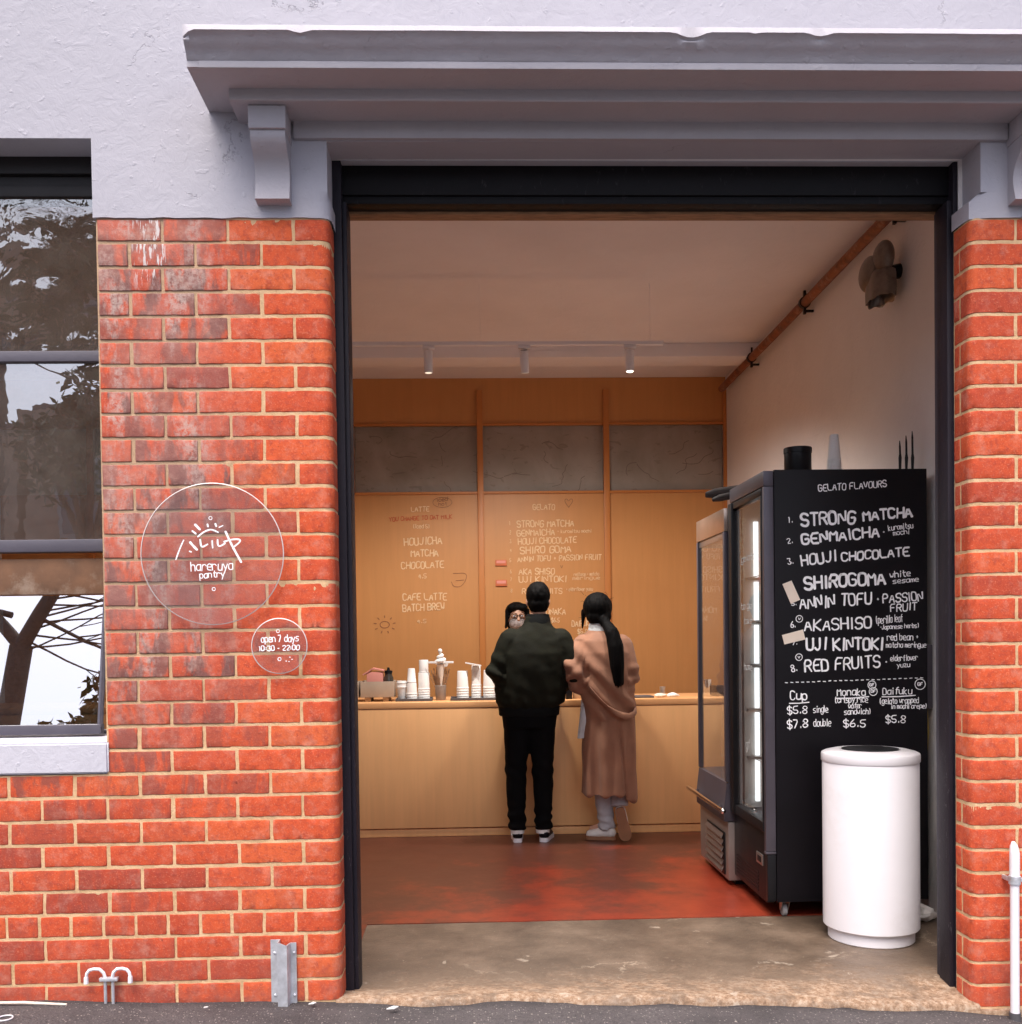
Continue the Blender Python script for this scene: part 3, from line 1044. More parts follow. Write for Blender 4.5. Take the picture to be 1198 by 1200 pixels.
# painted render above the bricks
b = B()
F0 = -0.007
poly = [(-4, 3.06), (-3.0, 3.06), (-3.0, 3.253), (-1.362, 3.253), (-1.362, 3.06), (-.502, 3.06), (-.502, 3.243), (1.954, 3.250), (1.954, 3.06), (4.6, 3.06), (4.6, 4.8), (-4, 4.8)]
b.prism(poly, lambda u, v, w: (u, w, v), F0, 0.137)
def strip(path, sa, sb, sharp_pt, zlo, end):
    """lower band of the render follows the bullnose, then stops out to a square arris"""
    n = 46
    ts = [sa + (sb - sa) * i / n for i in range(n + 1)]
    rows = []
    for zi, (z, k) in enumerate(((zlo, 1.0), (zlo + 0.055, 1.0), (zlo + 0.065, 1.0), (3.0601, 0.0))):
        row = []
        for t in ts:
            p, nn = path.at(t)
            q = p + nn * 0.007
            if k == 0.0 and sharp_pt is not None:
                cx, cy = sharp_pt
                # square corner
                if (p.x > XL - RB and p.x < 0) or (p.x < XR + RB and p.x > 0):
                    if p.y <= RB * 0.30:
                        q = Vector((p.x if abs(p.x - cx) > 0.03 else cx, F0, 0))
                    else:
                        q = Vector((cx, p.y, 0))
            row.append((q.x, q.y, z + (0.004 * mnoise.noise(Vector((q.x * 14, 0, 0))) if zi == 0 else 0)))
        rows.append(row)
    rows.insert(0, [(x, y + 0.012 if abs(y) < 0.02 else y, z) for x, y, z in rows[0]])
    b.grid(rows)
strip(PL, sL(-1.362), LEND, (-.502, F0), ZT - 0.002, 0)
strip(PR, 0, PR.L[-1], (1.954, F0), ZT - 0.002, 0)
b.box(-4, -3.0, F0, 0.137, ZT, 3.06)
b.box(-1.362, -1.30, 0.0, 0.137, ZT, 3.06)
b.box(-.467, 1.917, 0.1374, 0.1752, 3.2385, 3.2424)
fin(b, "rendered_wall", 'render', bld, smooth=40, recalc=True)

# hood moulding over the door
b = B()
prof = [(0.0, 3.485), (0.335, 3.474), (0.350, 3.466), (0.368, 3.439), (0.357, 3.433), (0.347, 3.418), (0.330, 3.402), (0.314, 3.390), (0.308, 3.376), (0.303, 3.372), (0.303, 3.351)]
XH0, XH1 = -0.930, 2.385
def seg_run(pts, x0, x1, n=60):
    r = []
    for i in range(n + 1):
        x = x0 + (x1 - x0) * i / n
        row = []
        for d, z in pts:
            q = Vector((x * 6, d * 6, z * 6))
            wv = 0.0025 * mnoise.noise(q) + 0.0015 * mnoise.noise(q * 5)
            chip = 0.0
            if d > 0.35:
                cn = mnoise.noise(Vector((x * 7.0, 3.3, 1.0)))
                chip = max(0, cn - 0.36) * 0.08 + (0.02 * max(0, 1 - abs(x - XH0) / 0.03))
            row.append((x, -d + wv + chip, z + wv - chip * 0.6))
        r.append(row)
    b.grid(r, closed=True, cap0=True, cap1=True)
seg_run([(-0.05, 3.485)] + prof[1:11] + [(0.295, 3.350), (-0.05, 3.350)], XH0, XH1, 160)
seg_run([(-0.05, 3.360), (0.250, 3.360), (0.172, 3.349), (0.172, 3.312), (0.168, 3.308), (-0.05, 3.308)], -0.820, 2.275, 90)
b.box(XH0 + 0.040, XH1 - 0.040, -0.3065, 0.0, 3.3475, 3.371, 0.003)
b.box(-0.62, 2.05, -0.026, 0.0, 3.247, 3.315, 0.003)
fin(b, "hood_moulding", 'render_trim', bld, smooth=40)

# scrolled brackets under the hood
def bracket(cx):
    b = B()
    pr = [(0.0, 3.226), (0.130, 3.226), (0.131, 3.212), (0.128, 3.200), (0.118, 3.186), (0.100, 3.170), (0.080, 3.155), (0.063, 3.138), (0.052, 3.118), (0.047, 3.095), (0.048, 3.070), (0.054, 3.045), (0.064, 3.010), (0.0, 3.006)]
    b.prism(pr, lambda u, v, w: (w, -u, v), cx - 0.0625, cx + 0.0625)
    b.box(cx - 0.0665, cx + 0.0665, -0.142, 0.0, 3.2265, 3.3075, 0.004)
    fin(b, "bracket", 'render_trim', bld, smooth=30)
bracket(-0.695)
bracket(2.12)

# door frame: head and two jambs, layered mouldings
b = B()
b.box(-.505, 1.938, 0.176, 0.258, 3.126, 3.2425, 0.004)
b.box(-.505, 1.938, 0.186, 0.262, 3.096, 3.1255, 0.003)
b.jitter(0.0012, 20)
fr = fin(b, "door_frame", 'frame', bld)
b = B()
b.box(-.505, -.468, 0.139, 0.27, -0.02, 3.2425, 0.004)
b.box(-.468, -.452, 0.165, 0.30, -0.02, 3.0955, 0.004)
b.jitter(0.0012, 20)
fin(b, "jamb", 'frame_jamb', fr)
b = B()
b.box(1.918, 1.9375, 0.139, 0.24, -0.06, 3.2425, 0.005)
b.box(1.898, 1.918, 0.150, 0.24, -0.06, 3.0955, 0.005)
b.jitter(0.0012, 20)
fin(b, "jamb", 'frame_jamb', fr)
b = B()
b.box(1.904, 1.9375, 0.241, 0.275, -0.02, 3.0955, 0.004)
fin(b, "door_stop", 'frame_grey', fr)
b = B()
b.box(-.48, 1.93, 0.263, 0.328, 3.088, 3.112, 0.003)
b.jitter(0.004, 9)
fin(b, "head_batten", 'rawwood', fr)

# window left of the pier
b = B()
WF = 0.17
b.box(WX0, -1.352, 0.139, 0.30, 3.190, 3.262, 0.003)
b.box(WX0, -1.36, 0.160, 0.26, 3.150, 3.190, 0.004)
b.box(WX0, -1.36, 0.150, 0.25, 3.108, 3.150, 0.004)
win = fin(b, "window", 'win_head', bld)
b = B()
b.box(-1.400, -1.352, 0.145, 0.25, 1.0, 3.108, 0.004)
b.box(WX0, -2.955, 0.145, 0.25, 1.0, 3.108, 0.004)
b.box(-2.955, -1.40, 0.150, 0.205, 2.482, 2.523, 0.004)
b.box(-2.955, -1.40, 0.138, 0.205, 1.752, 1.800, 0.005)
b.box(-2.955, -1.40, 0.150, 0.190, 1.044, 1.060, 0.003)
fin(b, "window_frame", 'win_frame', win)
b = B()
b.box(-2.955, -1.40, 0.162, 0.20, 1.590, 1.728, 0.004)
fin(b, "transom_board", pm("dirty_transom", (0.17, 0.085, 0.045), 0.8, var=0.3, scale=10, dirt=(0.36, 0.27, 0.2), dirt_amt=0.8), win)
b = B()
# the old top light leans: its foot sits further back than its head
b.grid([[(x, 0.168, 3.112), (x, 0.172, 3.112), (x, 0.226, 2.505), (x, 0.222, 2.505)] for x in (-2.955, -1.40)], True, True, True)
fin(b, "pane", 'glass_wavy', win, smooth=0)
b = B()
b.box(-2.955, -1.40, 0.170, 0.174, 1.800, 2.482)
fin(b, "pane", 'glass_mid', win, smooth=0)
# lower sash hangs open from the transom: bottom edge pushed out
ta = R(11.0)
def sash(y, z):
    return (0.168 - math.sin(ta) * (1.588 - z) - 0.0 + (y) * math.cos(ta), z)
b = B()
rows = []
for x in (-2.95, -1.405):
    rows.append([(x,) + sash(0.0, 1.586), (x,) + sash(0.004, 1.586), (x,) + sash(0.004, 1.092), (x,) + sash(0.0, 1.092)])
b.grid(rows, closed=True, cap0=True, cap1=True)
fin(b, "pane", 'glass_low', win, smooth=0)
b = B()
y0, z0 = sash(0, 1.075)
b.box(-2.955, -1.395, y0 - 0.012, y0 + 0.03, 1.057, 1.094, 0.005)
b.tube([(-1.402,) + sash(0, 1.586), (-1.402,) + sash(0, 1.08)], 0.011, 6)
fin(b, "sash_rail", 'win_frame', win)
b = B()
b.prism([(-0.012, SILL + 0.004), (-0.012, 1.030), (0.02, 1.045), (0.30, 1.056), (0.30, SILL + 0.004)], lambda u, v, w: (w, u, v), WX0, -1.346)
bmesh.ops.bevel(b.bm, geom=list(b.bm.edges), offset=0.006, segments=2, affect='EDGES')
fin(b, "window_sill", 'sill', win, smooth=40)

# ------------------------------------------------------------------ plywood partition behind the counter
part = empty("plywood_partition", (0.65, 5.2, 0), "orange plywood back wall with hand lettered drinks and gelato menus and frosted panels", "partition wall")
YB = 5.2
bx = [-3.27, -2.14, -1.010, 0.118, 1.232, 2.298]
b = B()
b.box(-4.05, 2.3, YB, YB + 0.06, -0.0, 2.684, 0.0)
b.box(-4.05, 2.3, YB, YB + 0.06, 3.272, 3.684, 0.0)
fin(b, "panel", 'ply', part, smooth=0)
for x in bx:
    b = B().box(x - 0.026, x + 0.026, YB - 0.030, YB - 0.0005, 0.0, 3.575, 0.004)
    fin(b, "batten", 'batten', part)
b = B()
b.box(-4.05, 2.29, YB - 0.018, YB - 0.0008, 2.668, 2.690, 0.003)
b.box(-4.05, 2.29, YB - 0.018, YB - 0.0008, 3.268, 3.288, 0.003)
fin(b, "rail", 'batten', part)
for x0, x1 in zip(bx, bx[1:]):
    b = B().box(x0 + 0.027, x1 - 0.027, YB + 0.035, YB + 0.045, 2.686, 3.270)
    fin(b, "frosted_panel", 'frost', part, smooth=0)

# ------------------------------------------------------------------ service counter
cnt = empty("service_counter", (0.0, 3.36, 0), "long plywood service counter across the back of the shop with cups standing on it", "counter")
CF = 3.36
fin(B().box(-4.04, 2.2, CF, CF + 0.66, 0.066, 0.909, 0.002), "front_panel", 'counter', cnt)
fin(B().box(-4.04, 2.2, CF + 0.008, CF + 0.66, 0.004, 0.056, 0.002), "kickboard", 'counter', cnt)
fin(B().box(-4.04, 2.2, CF - 0.003, CF + 0.70, 0.912, 0.953, 0.003), "countertop", 'counter_top', cnt)

# ------------------------------------------------------------------ street behind the camera (seen in the window glass)
def far_building(x0, x1, y0, y1, h, label, mat, cols, rows_):
    o = empty("terrace_building", ((x0 + x1) / 2, y1, -0.3), label, "building", "buildings across the street")
    b = B().box(x0, x1, y0, y1, -0.3, h)
    b.box(x0 - 0.1, x1 + 0.1, y1 - 0.2, y1 + 0.15, h - 0.25, h + 0.05)
    fin(b, "wall", mat, o, smooth=0)
    fin(B().box(x0 + 0.1, x1 - 0.1, y0 + 0.1, y1 - 0.3, h + 0.05, h + 0.25), "roof", 'far_roof', o, smooth=0)
    for i in range(cols):
        for j in range(rows_):
            cx = x0 + (i + 0.5) * (x1 - x0) / cols
            z = 0.7 + j * 2.9
            f = fin(B().box(cx - 0.75, cx + 0.75, y1 + 0.002, y1 + 0.06, z, z + 1.7, 0.01), "window", 'kerb', o)
            fin(B().box(cx - 0.66, cx + 0.66, y1 + 0.062, y1 + 0.075, z + 0.09, z + 1.6), "pane", 'far_glass', f, smooth=0)
far_building(-20, -9.6, -27, -18, 5.9, "low brown brick building across the street reflected in the window, left one", 'far_brick', 4, 2)
far_building(-9.4, 2, -27, -18, 6.3, "low brown brick building across the street reflected in the window, taller right one", 'far_brick', 4, 2)

# ------------------------------------------------------------------ trees across the street
def bare_tree(name, base, label):
    rnd = random.Random(5)
    o = empty(name, base, label, "tree")
    b = B()
    base = Vector(base)
    def limb(p, d, L, r, depth):
        pts = [p]; rad = [r]
        n = 5
        q = p.copy(); dd = d.copy()
        for i in range(n):
            dd = (dd + Vector((rnd.uniform(-.16, .16), rnd.uniform(-.16, .16), rnd.uniform(-.06, .12)))).normalized()
            q = q + dd * (L / n)
            pts.append(q.copy()); rad.append(r * (1 - 0.42 * (i + 1) / n))
        b.tube(pts, rad, 8 if depth < 3 else 4)
        if depth >= 5:
            return
        k = 2 if depth == 0 else rnd.choice((2, 3, 3))
        for i in range(k):
            t = rnd.randint(2, n) if i else n
            ax = Vector((rnd.uniform(-1, 1), rnd.uniform(-1, 1), rnd.uniform(-.3, .9)))
            nd_ = (dd + ax * rnd.uniform(0.5, 0.95)).normalized()
            limb(pts[t], nd_, L * rnd.uniform(0.58, 0.8), rad[t] * rnd.uniform(0.5, 0.72), depth + 1)
    # trunk forks at about five and a half metres
    f = base + Vector((0.25, 0.1, 5.75))
    b.tube([base + Vector((0, 0, -0.2)), base + Vector((0.05, 0, 1.5)), base + Vector((0.15, 0, 3.6)), f], [0.30, 0.22, 0.17, 0.16], 12)
    limb(f, Vector((0.42, 0.05, 0.9)).normalized(), 2.6, 0.115, 1)
    limb(f, Vector((-0.6, 0.05, 0.8)).normalized(), 2.2, 0.10, 1)
    limb(f + Vector((0.35, 0, 0.75)), Vector((0.10, 0.1, 1.0)).normalized(), 2.0, 0.065, 1)
    limb(f + Vector((0.42, 0, 0.85)), Vector((1.0, 0.05, 0.06)).normalized(), 1.9, 0.04, 2)
    limb(f + Vector((0.22, 0, 0.45)), Vector((0.9, 0.05, -0.45)).normalized(), 1.6, 0.03, 3)
    limb(f + Vector((-0.2, 0, 0.5)), Vector((-0.9, 0.2, 0.2)).normalized(), 1.8, 0.05, 2)
    for i in range(18):
        limb(f + Vector((0.042 * i, 0, 0.095 * i - 0.1)), Vector((rnd.uniform(0.3, 1), rnd.uniform(-.2, .2), rnd.uniform(-.3, .5))).normalized(), 1.7, 0.017, 3)
    fin(b, "trunk", 'bark', o, smooth=60)
bare_tree("bare_tree", (-6.75, -10.3, -0.3), "bare winter street tree with a forked trunk reflected in the lower window pane")

def leafy_tree(name, base, h, rad, label, seed, n=3200):
    rnd = random.Random(seed)
    o = empty(name, base, label, "tree")
    base = Vector(base)
    b = B()
    b.tube([base, base + Vector((0.1, 0, h * 0.3)), base + Vector((-0.05, 0.1, h * 0.62))], [0.22, 0.17, 0.1], 10)
    cl = []
    for i in range(16):
        a = rnd.uniform(0, 6.28); rr = rad * math.sqrt(rnd.random()) * 0.85
        c = base + Vector((math.cos(a) * rr, math.sin(a) * rr, h * rnd.uniform(0.66, 0.99)))
        cl.append((c, rad * rnd.uniform(0.22, 0.42)))
        b.tube([base + Vector((0, 0, h * rnd.uniform(0.3, 0.55))), (base + c) / 2 + Vector((0, 0, h * 0.28)), c], [0.07, 0.045, 0.015], 6)
    fin(b, "trunk", 'bark', o, smooth=60)
    L = bmesh.new()
    for i in range(n):
        c, r = rnd.choice(cl)
        d = Vector((rnd.gauss(0, 1), rnd.gauss(0, 1), rnd.gauss(0, 0.8))).normalized() * r * rnd.uniform(0.3, 1.1) ** 0.6
        p = c + d
        a = Vector((rnd.gauss(0, 1), rnd.gauss(0, 1), rnd.gauss(0, 1))).normalized()
        u = a.orthogonal().normalized()
        s = rnd.uniform(0.07, 0.15)
        vs = [L.verts.new(p + a * s), L.verts.new(p + u * s * 0.4), L.verts.new(p - a * s), L.verts.new(p - u * s * 0.4)]
        L.faces.new(vs)
    fin(L, "crown", 'leaf', o, smooth=0, recalc=False)
leafy_tree("evergreen_tree", (-6.5, -13.5, -0.3), 5.9, 1.4, "leafy evergreen street tree right of the bare tree in the reflection", 3, 2600)

# ================================================================== THINGS ON THE FACADE
def disc_sign(name, cx, cz, r, label):
    o = empty(name, (cx, 0, cz), label, "sign")
    b = B()
    n = 72
    y0, y1 = -0.028, -0.022
    prof = [(0.0, y0), (r - 0.003, y0), (r, y0 + 0.002), (r, y1 - 0.002), (r - 0.003, y1), (0.0, y1)]
    fa = [[(cx + q * math.cos(2 * math.pi * i / n), y, cz + q * math.sin(2 * math.pi * i / n)) for i in range(n)] for q, y in ((r - 0.0025, y0), (r - 0.0025, y1))]
    b.grid([fa[0], fa[1]], True, True, True)
    fin(b, "disc", 'acrylic', o, smooth=30)
    b = B()
    rows = []
    for q, y in ((r - 0.0024, y0 - 0.0004), (r + 0.0008, y0 + 0.0012), (r + 0.0008, y1 - 0.0012), (r - 0.0024, y1 + 0.0004), (r - 0.0024, y0 - 0.0004)):
        rows.append([(cx + q * math.cos(2 * math.pi * i / n), y, cz + q * math.sin(2 * math.pi * i / n)) for i in range(n)])
    b.grid(rows, True)
    fin(b, "rim", 'acrylic_edge', o, smooth=60)
    return o
s1 = disc_sign("round_sign", -0.944, 1.724, 0.262, "large clear round acrylic sign with white brush lettering and a sun on the brick pier")
T3 = (Vector((-0.944, -0.0285, 1.724)), Vector((1, 0, 0)), Vector((0, 0, 1)))
K = 1497.6
def lp(pts, c=(490, 478)): return [((u - c[0]) / K, -(v - c[1]) / K) for u, v in pts]
b = B()
UN = Vector((0, -1, 0))
for i, (pts, w) in enumerate([([(335, 400), (318, 435), (300, 480), (290, 508)], 7), ([(370, 412), (388, 434), (407, 454)], 13), ([(413, 382), (440, 360), (466, 347), (490, 342), (525, 359)], 9),
               ([(425, 398), (428, 425), (434, 442), (466, 424)], 9), ([(491, 405), (493, 445)], 8), ([(521, 400), (521, 430), (532, 438), (562, 420)], 9),
               ([(556, 412), (590, 400), (640, 397), (648, 410), (610, 440)], 9), ([(565, 355), (585, 402), (612, 458), (648, 525)], 12),
               ([(399, 315), (425, 342)], 13), ([(383, 350), (403, 366)], 9), ([(467, 314), (470, 327)], 10), ([(510, 311), (515, 326)], 10), ([(530, 332), (552, 322)], 6),
               ([(366, 462), (376, 466)], 8)]):
    b.ribbon(chaikin(lp(pts), 2), w / K, *T3, UN, 0.0006, i * 0.00004)
fin(b, "logo", 'chalk', s1, smooth=0)
for c, r in (((484, 280), 9), ((495, 672), 9)):
    q = lp([c])[0]
    fin(B().ribbon(ring_pts(q[0], q[1], r / K), 4 / K, *T3, UN, 0.0006), "fixing", 'chalk', s1, smooth=0)
b = B()
write_each("lettering", [('hareruya', (370 - 490) / K, -(572 - 478) / K, (606 - 490) / K, -(566 - 478) / K, 40 / K), ('pantry', (418 - 490) / K, -(612 - 478) / K, (558 - 490) / K, -(606 - 478) / K, 28 / K)], T3, UN, 'chalk', s1, wfac=0.105, h=0.0006)
s2 = disc_sign("round_sign", -0.704, 1.381, 0.103, "small clear round acrylic sign with opening hours, right below the large round sign")
T3 = (Vector((-0.704, -0.0285, 1.381)), Vector((1, 0, 0)), Vector((0, 0, 1)))
b = B()
c2 = (868, 995)
def w2(t, u0, v0, u1, v1, h): return (t, (u0 - c2[0]) / K, -(v0 - c2[1]) / K, (u1 - c2[0]) / K, -(v1 - c2[1]) / K, h / K)
write_each("lettering", [w2('open 7 days', 768, 974, 978, 970, 30), w2('10:30 - 22:00', 755, 1022, 982, 1018, 27)], T3, UN, 'chalk', s2, wfac=0.105, h=0.0006)
for c, r in (((862, 912), 9), ((868, 1068), 9)):
    q = lp([c], c2)[0]
    fin(B().ribbon(ring_pts(q[0], q[1], r / K), 4 / K, *T3, UN, 0.0006), "fixing", 'chalk', s2, smooth=0)
b = B()
for c in ((905, 1080), (920, 1082), (925, 1058), (937, 1070)):
    q = lp([c], c2)[0]
    b.ribbon([(q[0] - 3 / K, q[1]), (q[0] + 3 / K, q[1])], 4 / K, *T3, UN, 0.0006)
fin(b, "dots", 'chalk', s2, smooth=0)

# galvanised guard at the foot of the pier
b = B()
z0, z1 = -0.01, 0.280
pr = [(-0.760, -0.008), (-0.728, -0.008), (-0.728, -0.050), (-0.692, -0.050), (-0.684, -0.012), (-0.664, -0.010), (-0.664, -0.006), (-0.688, -0.008), (-0.696, -0.046), (-0.724, -0.046), (-0.724, -0.004), (-0.760, -0.004)]
rows = []
for z in (z0, 0.05, 0.15, 0.25, z1):
    rows.append([(x, y, z - (0.012 if x > -0.70 and z == z1 else 0) + (0.03 if (x < -0.73 or x > -0.68) and z == z0 else 0)) for x, y in pr])
b.grid(rows, True, True, True)
for z in (0.07, 0.23):
    b.ell((-0.745, -0.009, z), (0.006, 0.004, 0.006), 8)
    b.ell((-0.672, -0.012, z), (0.006, 0.004, 0.006), 8)
tag(fin(b, "metal_guard", 'galv', origin=(-0.71, -0.01, 0.02), smooth=30), "short galvanised steel channel fixed upright to the foot of the brick pier by the door", "metal guard")

# twin hooked outlets out of the pavement
o = empty("twin_outlet", (-1.356, -0.02, 0.06), "small twin goose neck pipe with white nozzles at the foot of the brick wall", "pipe")
for s, nm in ((-1, 0), (1, 1)):
    b = B()
    pts = [(-1.356 + s * 0.014, -0.022, 0.03), (-1.356 + s * 0.014, -0.022, 0.15)]
    fin(B().tube(pts, 0.006, 8), "riser", 'galv', o)
    b = B()
    x = -1.356
    pp = [(x + s * 0.012, -0.024, 0.152), (x + s * 0.018, -0.026, 0.176), (x + s * 0.032, -0.028, 0.190), (x + s * 0.052, -0.030, 0.192), (x + s * 0.068, -0.030, 0.188), (x + s * 0.078, -0.030, 0.176), (x + s * 0.081, -0.030, 0.158)]
    b.tube(pp, 0.0062, 8)
    b.tube([(x + s * 0.081, -0.030, 0.162), (x + s * 0.081, -0.030, 0.138)], [0.008, 0.009], 10)
    fin(b, "goose_neck", 'white_plastic', o)
fin(B().box(-1.390, -1.322, -0.033, -0.012, 0.144, 0.158, 0.004), "clamp", 'galv', o)

# white standpipe at the right pier
o = empty("white_pipe", (2.045, -0.06, -0.08), "white upright plastic pipe with a grey clip in front of the right brick pier", "pipe")
b = B()
b.tube([(2.049, -0.06, -0.10), (2.049, -0.06, 0.52)], 0.0165, 16)
b.tube([(2.049, -0.06, 0.44), (2.049, -0.06, 0.56), (2.046, -0.06, 0.59), (2.043, -0.06, 0.605)], [0.0185, 0.0185, 0.014, 0.006], 16)
fin(b, "pipe", 'white_plastic', o, smooth=50)
b = B()
b.tube([(2.049, -0.06, 0.445), (2.049, -0.06, 0.475)], 0.022, 16)
b.box(2.070, 2.083, -0.066, -0.054, 0.452, 0.468, 0.002)
b.box(2.030, 2.040, -0.045, 0.0, 0.452, 0.468, 0.002)
fin(b, "clip", 'galv', o)
fin(B().tube([(2.049, -0.06, -0.11), (2.049, -0.06, -0.045)], 0.021, 16), "collar", 'darkgrey', o)

# litter on the pavement
b = B().tube([(-1.80, -0.05, 0.082), (-1.66, -0.045, 0.078), (-1.50, -0.055, 0.071)], [0.005, 0.006, 0.004], 6)
tag(fin(b, "stick", 'cream_paper', origin=(-1.65, -0.05, 0.075)), "thin pale wooden stick lying on the asphalt near the wall", "stick")
b = B()
n = 20
cx, cy, cz = -1.66, -0.20, pave_z(-1.66) + 0.006
b.tube([(cx + 0.026 * math.cos(2 * math.pi * i / n), cy + 0.026 * math.sin(2 * math.pi * i / n), cz) for i in range(n + 1)], 0.0028, 6)
tag(fin(b, "ring", 'white_plastic', origin=(cx, cy, cz)), "small white plastic ring lying on the asphalt, bottom left", "ring")
for x, y, s, lab in ((-0.60, -0.055, 0.014, "pale paper scrap on the asphalt beside the galvanised guard"), (-0.30, -0.10, 0.022, "flat grey paper scrap on the asphalt below the left door jamb"), (-0.98, -0.10, 0.008, "tiny white scrap on the asphalt between the hooked pipe and the guard")):
    b = B()
    z = pave_z(x) + 0.010
    b.prism([(x - s, y - s * .4), (x + s * .3, y - s * .7), (x + s, y + s * .1), (x + s * .1, y + s * .6)], lambda u, v, w: (u, v, z + w + (u - x) * 0.1), 0, 0.003)
    tag(fin(b, "paper_scrap", 'white_paper', origin=(x, y, z)), lab, "litter", "paper scraps on the pavement")

# ================================================================== INSIDE THE DOORWAY
# litter bin
o = empty("litter_bin", (1.832, 0.78, 0.0), "tall round white bin with a domed lid in the doorway before the black fridge", "bin")
cx, cy = 1.832, 0.785
b = B().lathe(cx, cy, [(0.186, 0.0), (0.190, 0.004), (0.190, 0.052), (0.186, 0.056)], 64)
fin(b, "base", 'white_plastic', o)
b = B().lathe(cx, cy, [(0.180, 0.056), (0.206, 0.057), (0.2115, 0.063), (0.2115, 0.815), (0.208, 0.822)], 64)
fin(b, "body", 'white_plastic', o)
b = B().lathe(cx, cy, [(0.2135, 0.814), (0.2160, 0.818), (0.2160, 0.846), (0.2135, 0.853), (0.200, 0.860), (0.170, 0.867), (0.140, 0.870), (0.132, 0.869), (0.128, 0.862), (0.126, 0.84), (0.0, 0.82)], 64, True, False)
fin(b, "lid", 'white_plastic', o)
b = B().lathe(cx, cy, [(0.113, 0.8640), (0.116, 0.8660), (0.112, 0.8690)], 48, True, True)
fin(B().lathe(cx, cy, [(0.126, 0.8695), (0.126, 0.8712), (0.122, 0.8718)], 48), "opening", 'black_metal', o)  # flat black disc stands in for the shade inside the lid opening
fin(b, "swing_flap", 'white_plastic', o)

# ------------------------------------------------------------------ black upright fridge with the flavour board
f1 = empty("display_fridge", (1.86, 1.42, 0), "tall black upright glass door fridge with a hand lettered gelato menu on its side", "fridge")
X0, X1, Y0, Y1 = 1.492, 2.245, 1.10, 1.75
b = B()
b.box(X0, X1, Y0, Y0 + 0.028, 0.085, 2.200, 0.003)
b.box(X0, X1, Y1 - 0.028, Y1, 0.085, 2.200, 0.003)
b.box(X0, X1, Y0 + 0.029, Y1 - 0.029, 2.145, 2.198, 0.002)
b.box(X1 - 0.03, X1, Y0 + 0.029, Y1 - 0.029, 0.09, 2.144, 0.002)
b.box(X0, X1 - 0.031, Y0 + 0.029, Y1 - 0.029, 0.09, 0.45, 0.002)
cab = fin(b, "cabinet", 'black', f1)
b = B()
b.box(X0 + 0.01, X1 - 0.032, Y1 - 0.040, Y1 - 0.030, 0.452, 2.143)
b.box(X0 + 0.01, X1 - 0.032, Y0 + 0.031, Y0 + 0.040, 0.452, 2.143)
b.box(X1 - 0.045, X1 - 0.032, Y0 + 0.041, Y1 - 0.041, 0.452, 2.143)
fin(b, "liner", pm("fridge_liner", (0.55, 0.52, 0.48), 0.4, bmp=0), f1, smooth=0)
for z in (1.70, 1.465, 1.23, 0.987, 0.727):
    b = B()
    b.box(X0 + 0.02, X1 - 0.05, Y0 + 0.045, Y0 + 0.057, z, z + 0.012)
    b.box(X0 + 0.02, X1 - 0.05, Y1 - 0.085, Y1 - 0.042, z - 0.006, z + 0.010)
    for i in range(12):
        x = X0 + 0.03 + i * 0.055
        b.tube([(x, Y0 + 0.05, z + 0.008), (x, Y1 - 0.05, z + 0.008)], 0.003, 5)
    fin(b, "shelf", 'steel', f1)
b = B()
zs_ = [0.487, 0.715, 0.739, 0.975, 0.999, 1.218, 1.242, 1.453, 1.477, 1.688, 1.712, 2.015]
for i in range(0, 12, 2):
    b.box(X0 + 0.066, X0 + 0.090, Y1 - 0.058, Y1 - 0.042, zs_[i], zs_[i + 1], 0.002)
fin(b, "light_strip", 'led', f1)
b = B()
b.box(1.440, X0 - 0.002, Y0 + 0.004, Y0 + 0.034, 0.335, 2.120, 0.004)
b.box(1.440, X0 - 0.002, Y0 + 0.004, Y1, 2.122, 2.196, 0.004)
b.box(1.438, X0 - 0.002, Y0 + 0.002, Y0 + 0.036, 0.322, 0.334, 0.002)
fin(b, "front_post", 'grey_alu', f1)
dr = B()
dr.box(1.428, 1.486, Y1 - 0.075, Y1 - 0.002, 0.425, 2.115, 0.006)
dr.box(1.436, 1.486, Y0 + 0.040, Y1 - 0.076, 0.425, 0.475, 0.004)
dr.box(1.436, 1.486, Y0 + 0.040, Y1 - 0.076, 2.080, 2.115, 0.004)
dr.box(1.436, 1.486, Y0 + 0.037, Y0 + 0.052, 0.476, 2.079, 0.003)
door = fin(dr, "door", 'black_metal', f1)
b = B().box(1.452, 1.458, Y0 + 0.052, Y1 - 0.076, 0.475, 2.080)
fin(b, "pane", 'glass_clear', door, smooth=0)
b = B().box(1.462, 1.474, Y1 - 0.100, Y1 - 0.078, 0.48, 2.078, 0.002)
fin(b, "gasket", 'rubber', door)
b = B()
UX = Vector((-1, 0, 0))
TG = (Vector((1.4515, 0, 0)), Vector((0, -1, 0)), Vector((0, 0, 1)))
write_each("lettering", [('gelato', -1.56, 1.782, -1.30, 1.785, 0.028), ('to go', -1.58, 1.532, -1.36, 1.535, 0.028), ('take', -1.52, 1.456, -1.36, 1.457, 0.026), ('home', -1.52, 1.214, -1.36, 1.215, 0.03), ('gf', -1.50, 0.80, -1.42, 0.80, 0.04)], TG, UX, 'scarf', door, wfac=0.09, h=0.0004)
b = B()
b.box(1.447, X0 - 0.002, Y0 + 0.004, Y0 + 0.036, 0.09, 0.318, 0.003)
b.box(1.452, X0 - 0.002, Y0 + 0.038, Y1, 0.075, 0.420, 0.004)
for i in range(6):
    b.box(1.4495, 1.4525, Y0 + 0.18, Y1 - 0.05, 0.10 + i * 0.018, 0.108 + i * 0.018)
kp = fin(b, "kick_panel", 'black_metal', f1)
